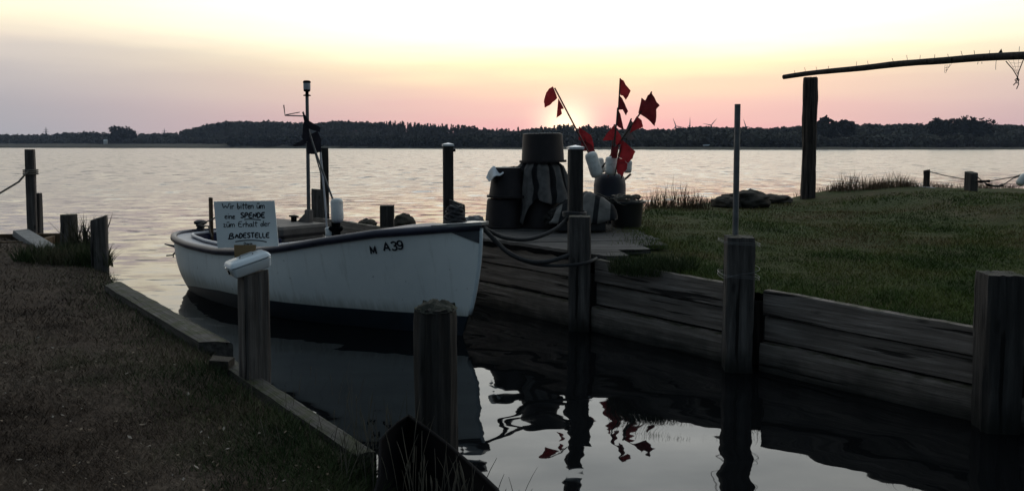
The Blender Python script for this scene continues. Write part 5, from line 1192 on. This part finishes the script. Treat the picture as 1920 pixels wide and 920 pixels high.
def colmix(pts, pal, scale, jit=.22, bias=0.0):
    k = np.array([mnoise.noise((p[0]*scale, p[1]*scale, 4.2))+.5*mnoise.noise((p[0]*scale*4, p[1]*scale*4, 1.2)) for p in pts])*1.05+.5+bias+rng.normal(size=len(pts))*.09
    k = np.clip(k, 0, .999)*(len(pal)-1); i = k.astype(int); fr = (k-i)[:, None]; pal = np.array(pal)
    return (pal[i]*(1-fr)+pal[np.minimum(i+1, len(pal)-1)]*fr)*(1-jit+2*jit*rng.random((len(pts), 1)))
# polygon tests in plan
EDv = np.array([tuple(e) for e in ed])
def on_bank(x, y):
    e = EDv; o_ = np.array([-inl.y, inl.x])
    t = e @ o_; q = x*o_[0]+y*o_[1]; i = np.argsort(t); ti = t[i]; dist = e[i] @ np.array([inl.x, inl.y])
    return (x*inl.x+y*inl.y)-np.interp(q, ti, dist)
def screen_samples(n, x0, x1, y0, y1, z):
    px = x0+(x1-x0)*rng.random(n); py = y0+(y1-y0)*rng.random(n); return np.array([tuple(G(a, c_, z)) for a, c_ in zip(px, py)])
pts = screen_samples(120000, -250, 960, 440, 990, ZL+.05)
d = on_bank(pts[:, 0], pts[:, 1]); ok = d > np.where((pts[:, 1] > 3.9) & (pts[:, 1] < 8.5), .17, .02); pts = pts[ok]; d = d[ok]
pts[:, 2] = [bank_z(p[0], p[1], q) for p, q in zip(pts, d)]
DRY = [(.032, .021, .015), (.055, .038, .027), (.085, .061, .045), (.125, .094, .070), (.062, .058, .032)]
dist = np.linalg.norm(pts[:, :2], axis=1)
hl = np.array([mnoise.noise((p[0]*1.6, p[1]*1.6, 7))+.7*mnoise.noise((p[0]*5, p[1]*5, 2)) for p in pts])
blades('dry_grass', pts, (.024+.002*np.minimum(dist, 8))*np.clip(1+1.2*hl, .3, 2.4), .0022*np.maximum(1, dist/3.2), 1.5, colmix(pts, DRY, .85), M_blade, 'short dry brown mown grass covering the left bank')
lp = screen_samples(700, -150, 760, 470, 960, ZL+.05); dl_ = on_bank(lp[:, 0], lp[:, 1]); lp = lp[dl_ > .25]; dl_ = dl_[dl_ > .25]; n = len(lp)
lp[:, 2] = [bank_z(p[0], p[1], q)+.022+.008*random.random() for p, q in zip(lp, dl_)]
a = rng.random(n)*6.28; sz = (.006+.012*rng.random(n)**2)[:, None]; u = np.stack([np.cos(a), np.sin(a), .3*rng.normal(size=n)], 1)*sz; v_ = np.stack([-np.sin(a), np.cos(a), .3*rng.normal(size=n)], 1)*sz*.5
lv_ = np.stack([lp-u, lp-v_, lp+u, lp+v_], 1).reshape(-1, 3); tag(np_mesh('leaf_litter', lv_, quads(lv_), M_blade, np.repeat(np.array([(.17, .13, .095), (.10, .07, .045), (.22, .19, .16)])[rng.integers(0, 3, n)], 4, 0)), 'scattered pale dead leaves on the dry left bank', 'leaves', kind='stuff')
# greener, longer grass along the left edge
pts = screen_samples(90000, 60, 900, 445, 985, ZL+.03); d = on_bank(pts[:, 0], pts[:, 1]); wdt = np.interp(pts[:, 1], [2.5, 4, 6, 9, 12], [.8, .95, .85, .8, .9])
tim = np.where((pts[:, 1] > 3.9) & (pts[:, 1] < 5.95), .15, np.where((pts[:, 1] >= 5.95) & (pts[:, 1] < 8.5), .24, .0))
cl_ = np.array([mnoise.noise((p[0]*3.2, p[1]*3.2, 9)) for p in pts]); tim = np.where(rng.random(len(d)) < .25+.9*cl_, tim*(.05+.8*rng.random(len(d))), tim)
ok = (d > tim) & (d < wdt*(.35+.65*rng.random(len(d)))) & (rng.random(len(d)) < .75); pts = pts[ok]; d = d[ok]; pts[:, 2] = [bank_z(p[0], p[1], q)-.01 for p, q in zip(pts, d)]
GRN = [(.018, .03, .010), (.028, .044, .014), (.04, .055, .02), (.06, .062, .03), (.085, .075, .045)]
blades('edge_grass', pts, .10*np.interp(d, [0, .2, .9], [1, .8, .35]), .0045, .8, colmix(pts, GRN, 1.1), M_blade, 'longer green grass growing along the edge of the left bank')
# tuft at the left posts
def patch(cx_, cy_, rx, ry, n, z, bank=False):
    a = rng.random(n)*2*np.pi; r_ = np.sqrt(rng.random(n)); x = cx_+rx*r_*np.cos(a); y = cy_+ry*r_*np.sin(a)
    if bank: k = on_bank(x, y) > -.03; x, y = x[k], y[k]
    return np.stack([x, y, np.array([z(p, q) for p, q in zip(x, y)])], 1)
p = G(172, 488, ZL); pts = patch(p.x, p.y, .95, .55, 3600, lambda x, y: ZL-.02, True)
blades('tuft_grass', pts, .22, .010, .55, colmix(pts, GRN, 2), M_blade, 'dark green tuft of long grass round the slanted left post', kind=None, cat='grass tuft')
pts = patch(G(162, 475, ZL).x, G(162, 475, ZL).y, .28, .2, 150, lambda x, y: ZL)
blades('weed_clump', pts, .42, .018, .35, colmix(pts, [(.03, .03, .02), (.06, .055, .035)], 2), M_blade, 'tall dry weed clump between the round and the slanted left post', kind=None, cat='weeds')
# right lawn
pts = screen_samples(150000, 1150, 2100, 372, 640, LZ)
wd_ = (pts[:, 0]-WF.x)*nl.x+(pts[:, 1]-WF.y)*nl.y; ys_ = np.interp(pts[:, 0], [a for a, _ in YS], [c_ for _, c_ in YS])
onj = (pts[:, 0] < 1.75-.0*pts[:, 1]) & (pts[:, 1] < 12)
ok = (wd_ > .06) & (pts[:, 1] < ys_) & (~onj | ((wd_ < .5) & (pts[:, 0] > 1.0)) ); pts = pts[ok]; wd_ = wd_[ok]
pts[:, 2] = [lawn_z(p[0], p[1])-.004 for p in pts]; dist = np.linalg.norm(pts[:, :2], axis=1)
LAW = [(.030, .056, .010), (.050, .084, .014), (.078, .103, .020), (.115, .108, .032), (.14, .105, .05)]
hl = np.array([mnoise.noise((p[0]*.9, p[1]*.9, 7))+.6*mnoise.noise((p[0]*3.1, p[1]*3.1, 2)) for p in pts])
blades('lawn_grass', pts, .040*np.clip(1+1.3*hl, .3, 2.6)*(1+.7*(rng.random(len(pts)) < .05)), .0028*np.maximum(1, dist/4.5), 1.0, colmix(pts, LAW, .55, .12, bias=.02+.24*np.clip((dist-12)/5, -.6, 1)), M_blade, 'short green lawn grass on the right side of the quay')
# long grass along the wall top
q = rng.random(5200); s_ = -6+q*5.6; w_ = .05+.22*rng.random(5200)**2; pts = np.array([tuple(Q(a, c_)) for a, c_ in zip(s_, w_)]); keep = np.array([mnoise.noise((a*1.4, 0, 3)) for a in s_])+.35 > rng.random(5200)*.8; pts = pts[keep]; pts[:, 2] = [LZ-.04-edge_drop(p[0], p[1]) for p in pts]
blades('wall_grass', pts, .075, .005, .9, colmix(pts, LAW, 1.5), M_blade, 'uneven grass overhanging the top of the quay wall')
p = P(1215, 490, 8.0); c_ = G(1222, 492, LZ); pts = patch(c_.x, c_.y, .42, .3, 1700, lambda x, y: lawn_z(x, y)-.01)
blades('tuft_grass', pts, .15, .006, .6, colmix(pts, GRN[:4], 2), M_blade, 'dark green grass tuft at the deck end, right of the mooring post', kind=None, cat='grass tuft')
REED = [(.06, .04, .024), (.11, .075, .042), (.17, .12, .07)]
def reeds(px0, px1, D, h, n, label, name='reed_tuft'):
    x0, x1 = P(px0, 0, D).x, P(px1, 0, D).x; cx_ = (x0+x1)/2; a = np.sin((rng.random(n)-.5)*np.pi)*(.5+.5*rng.random(n)); x = cx_+(x1-x0)/2*a; y = D+.35*rng.normal(size=n)*.6
    pts = np.stack([x, y, [lawn_z(p, min(q, interp(p, YS)-.3))-.02 for p, q in zip(x, y)]], 1)
    blades(name, pts, h*(1-.55*np.abs(a))*(.45+.6*rng.random(n)), .010, .28, colmix(pts, REED, 1), M_blade, label, kind=None, cat='reeds')
pts = np.stack([1.62+.5*rng.normal(size=2600)*.35, 8.75+2.3*rng.random(2600), np.full(2600, LZ-.03)], 1)
blades('deck_edge_grass', pts, .075, .005, .8, colmix(pts, LAW, 1.5), M_blade, 'ragged grass growing over the right end of the jetty boards')
reeds(1195, 1335, 15.4, .50, 640, 'brown dry reeds at the water between the gear and the metal tube')
reeds(1560, 1660, 18.4, .42, 620, 'left brown reed tuft on the lawn crest right of the rack post')
reeds(1640, 1730, 18.6, .36, 560, 'right brown reed tuft on the lawn crest beside the crooked post')
px = np.concatenate([1210+700*rng.random(2600), 1740+240*rng.random(1200)]); yy = []
pts = []
for a in px:
    D = 17.5; x = (a-960)/F*D; D = interp(x, YS)-.35; x = (a-960)/F*D; D = interp(x, YS)-.35-.25*rng.random(); pts.append((x, D, lawn_z(x, D)-.01))
pts = np.array(pts); keep = np.array([mnoise.noise((p[0]*1.5, 0, 6)) for p in pts])+.45 > rng.random(len(pts)); pts = pts[keep]
blades('shore_grass', pts, .13, .008, .5, colmix(pts, REED, 1), M_blade, 'sparse dry grass along the far edge of the lawn')
# tall dry stems in the foreground
def stems(n, px0, px1, py0, py1, hmin, hmax, label, seed):
    rnd = random.Random(seed); b = MB()
    for k in range(n):
        g0 = G(rnd.uniform(px0, px1), rnd.uniform(py0, py1), ZL); h = rnd.uniform(hmin, hmax); a = rnd.uniform(0, 6.28); ln = rnd.uniform(.02, .28); bend = rnd.uniform(-.1, .25)
        pts = []; 
        for i in range(6): q = i/5; pts.append((g0.x+math.cos(a)*h*(ln*q+bend*q*q), g0.y+math.sin(a)*h*(ln*q+bend*q*q)*.6, ZL-.03+h*q*(1-.1*abs(bend)*q)))
        r0 = rnd.uniform(.0012, .0022); b.tube(pts, [r0*1.2, r0*1.1, r0, r0, r0*(2.2 if k % 3 == 0 else .8), r0*.5], 5)
    o = b.build('dry_stems', M_stem); return tag(o, label, 'weeds', kind='stuff')
M_stem = paint('dry_stem', (.085, .075, .055), .9, .35, 12)
stems(46, 640, 800, 800, 925, .12, .34, 'thin dry grass stems standing before the big round post', 3)
stems(46, 760, 900, 900, 975, .10, .26, 'bent dry stems at the bottom edge before the black rowing boat', 4)
stems(9, 905, 1000, 945, 990, .10, .2, 'few dark stems at the bottom centre against the water', 5)
stems(26, 470, 720, 690, 850, .08, .2, 'scattered thin stems in the grass along the lower edging timber', 6)

# ------------------------------------------------------------------ evening haze over the lake
HZ = 0.00011
if HZ > 0:
    m = bpy.data.materials.new('haze'); m.use_nodes = True; t = m.node_tree; t.nodes.clear(); out = t.nodes.new('ShaderNodeOutputMaterial'); pv = t.nodes.new('ShaderNodeVolumePrincipled')
    pv.inputs['Color'].default_value = (.60, .72, 1.0, 1); pv.inputs['Density'].default_value = HZ; t.links.new(pv.outputs[0], out.inputs['Volume'])
    b = MB(); b.box((0, 740, 30), (3700, 1600, 65)); o = b.build('haze', m); o['kind'] = 'stuff'
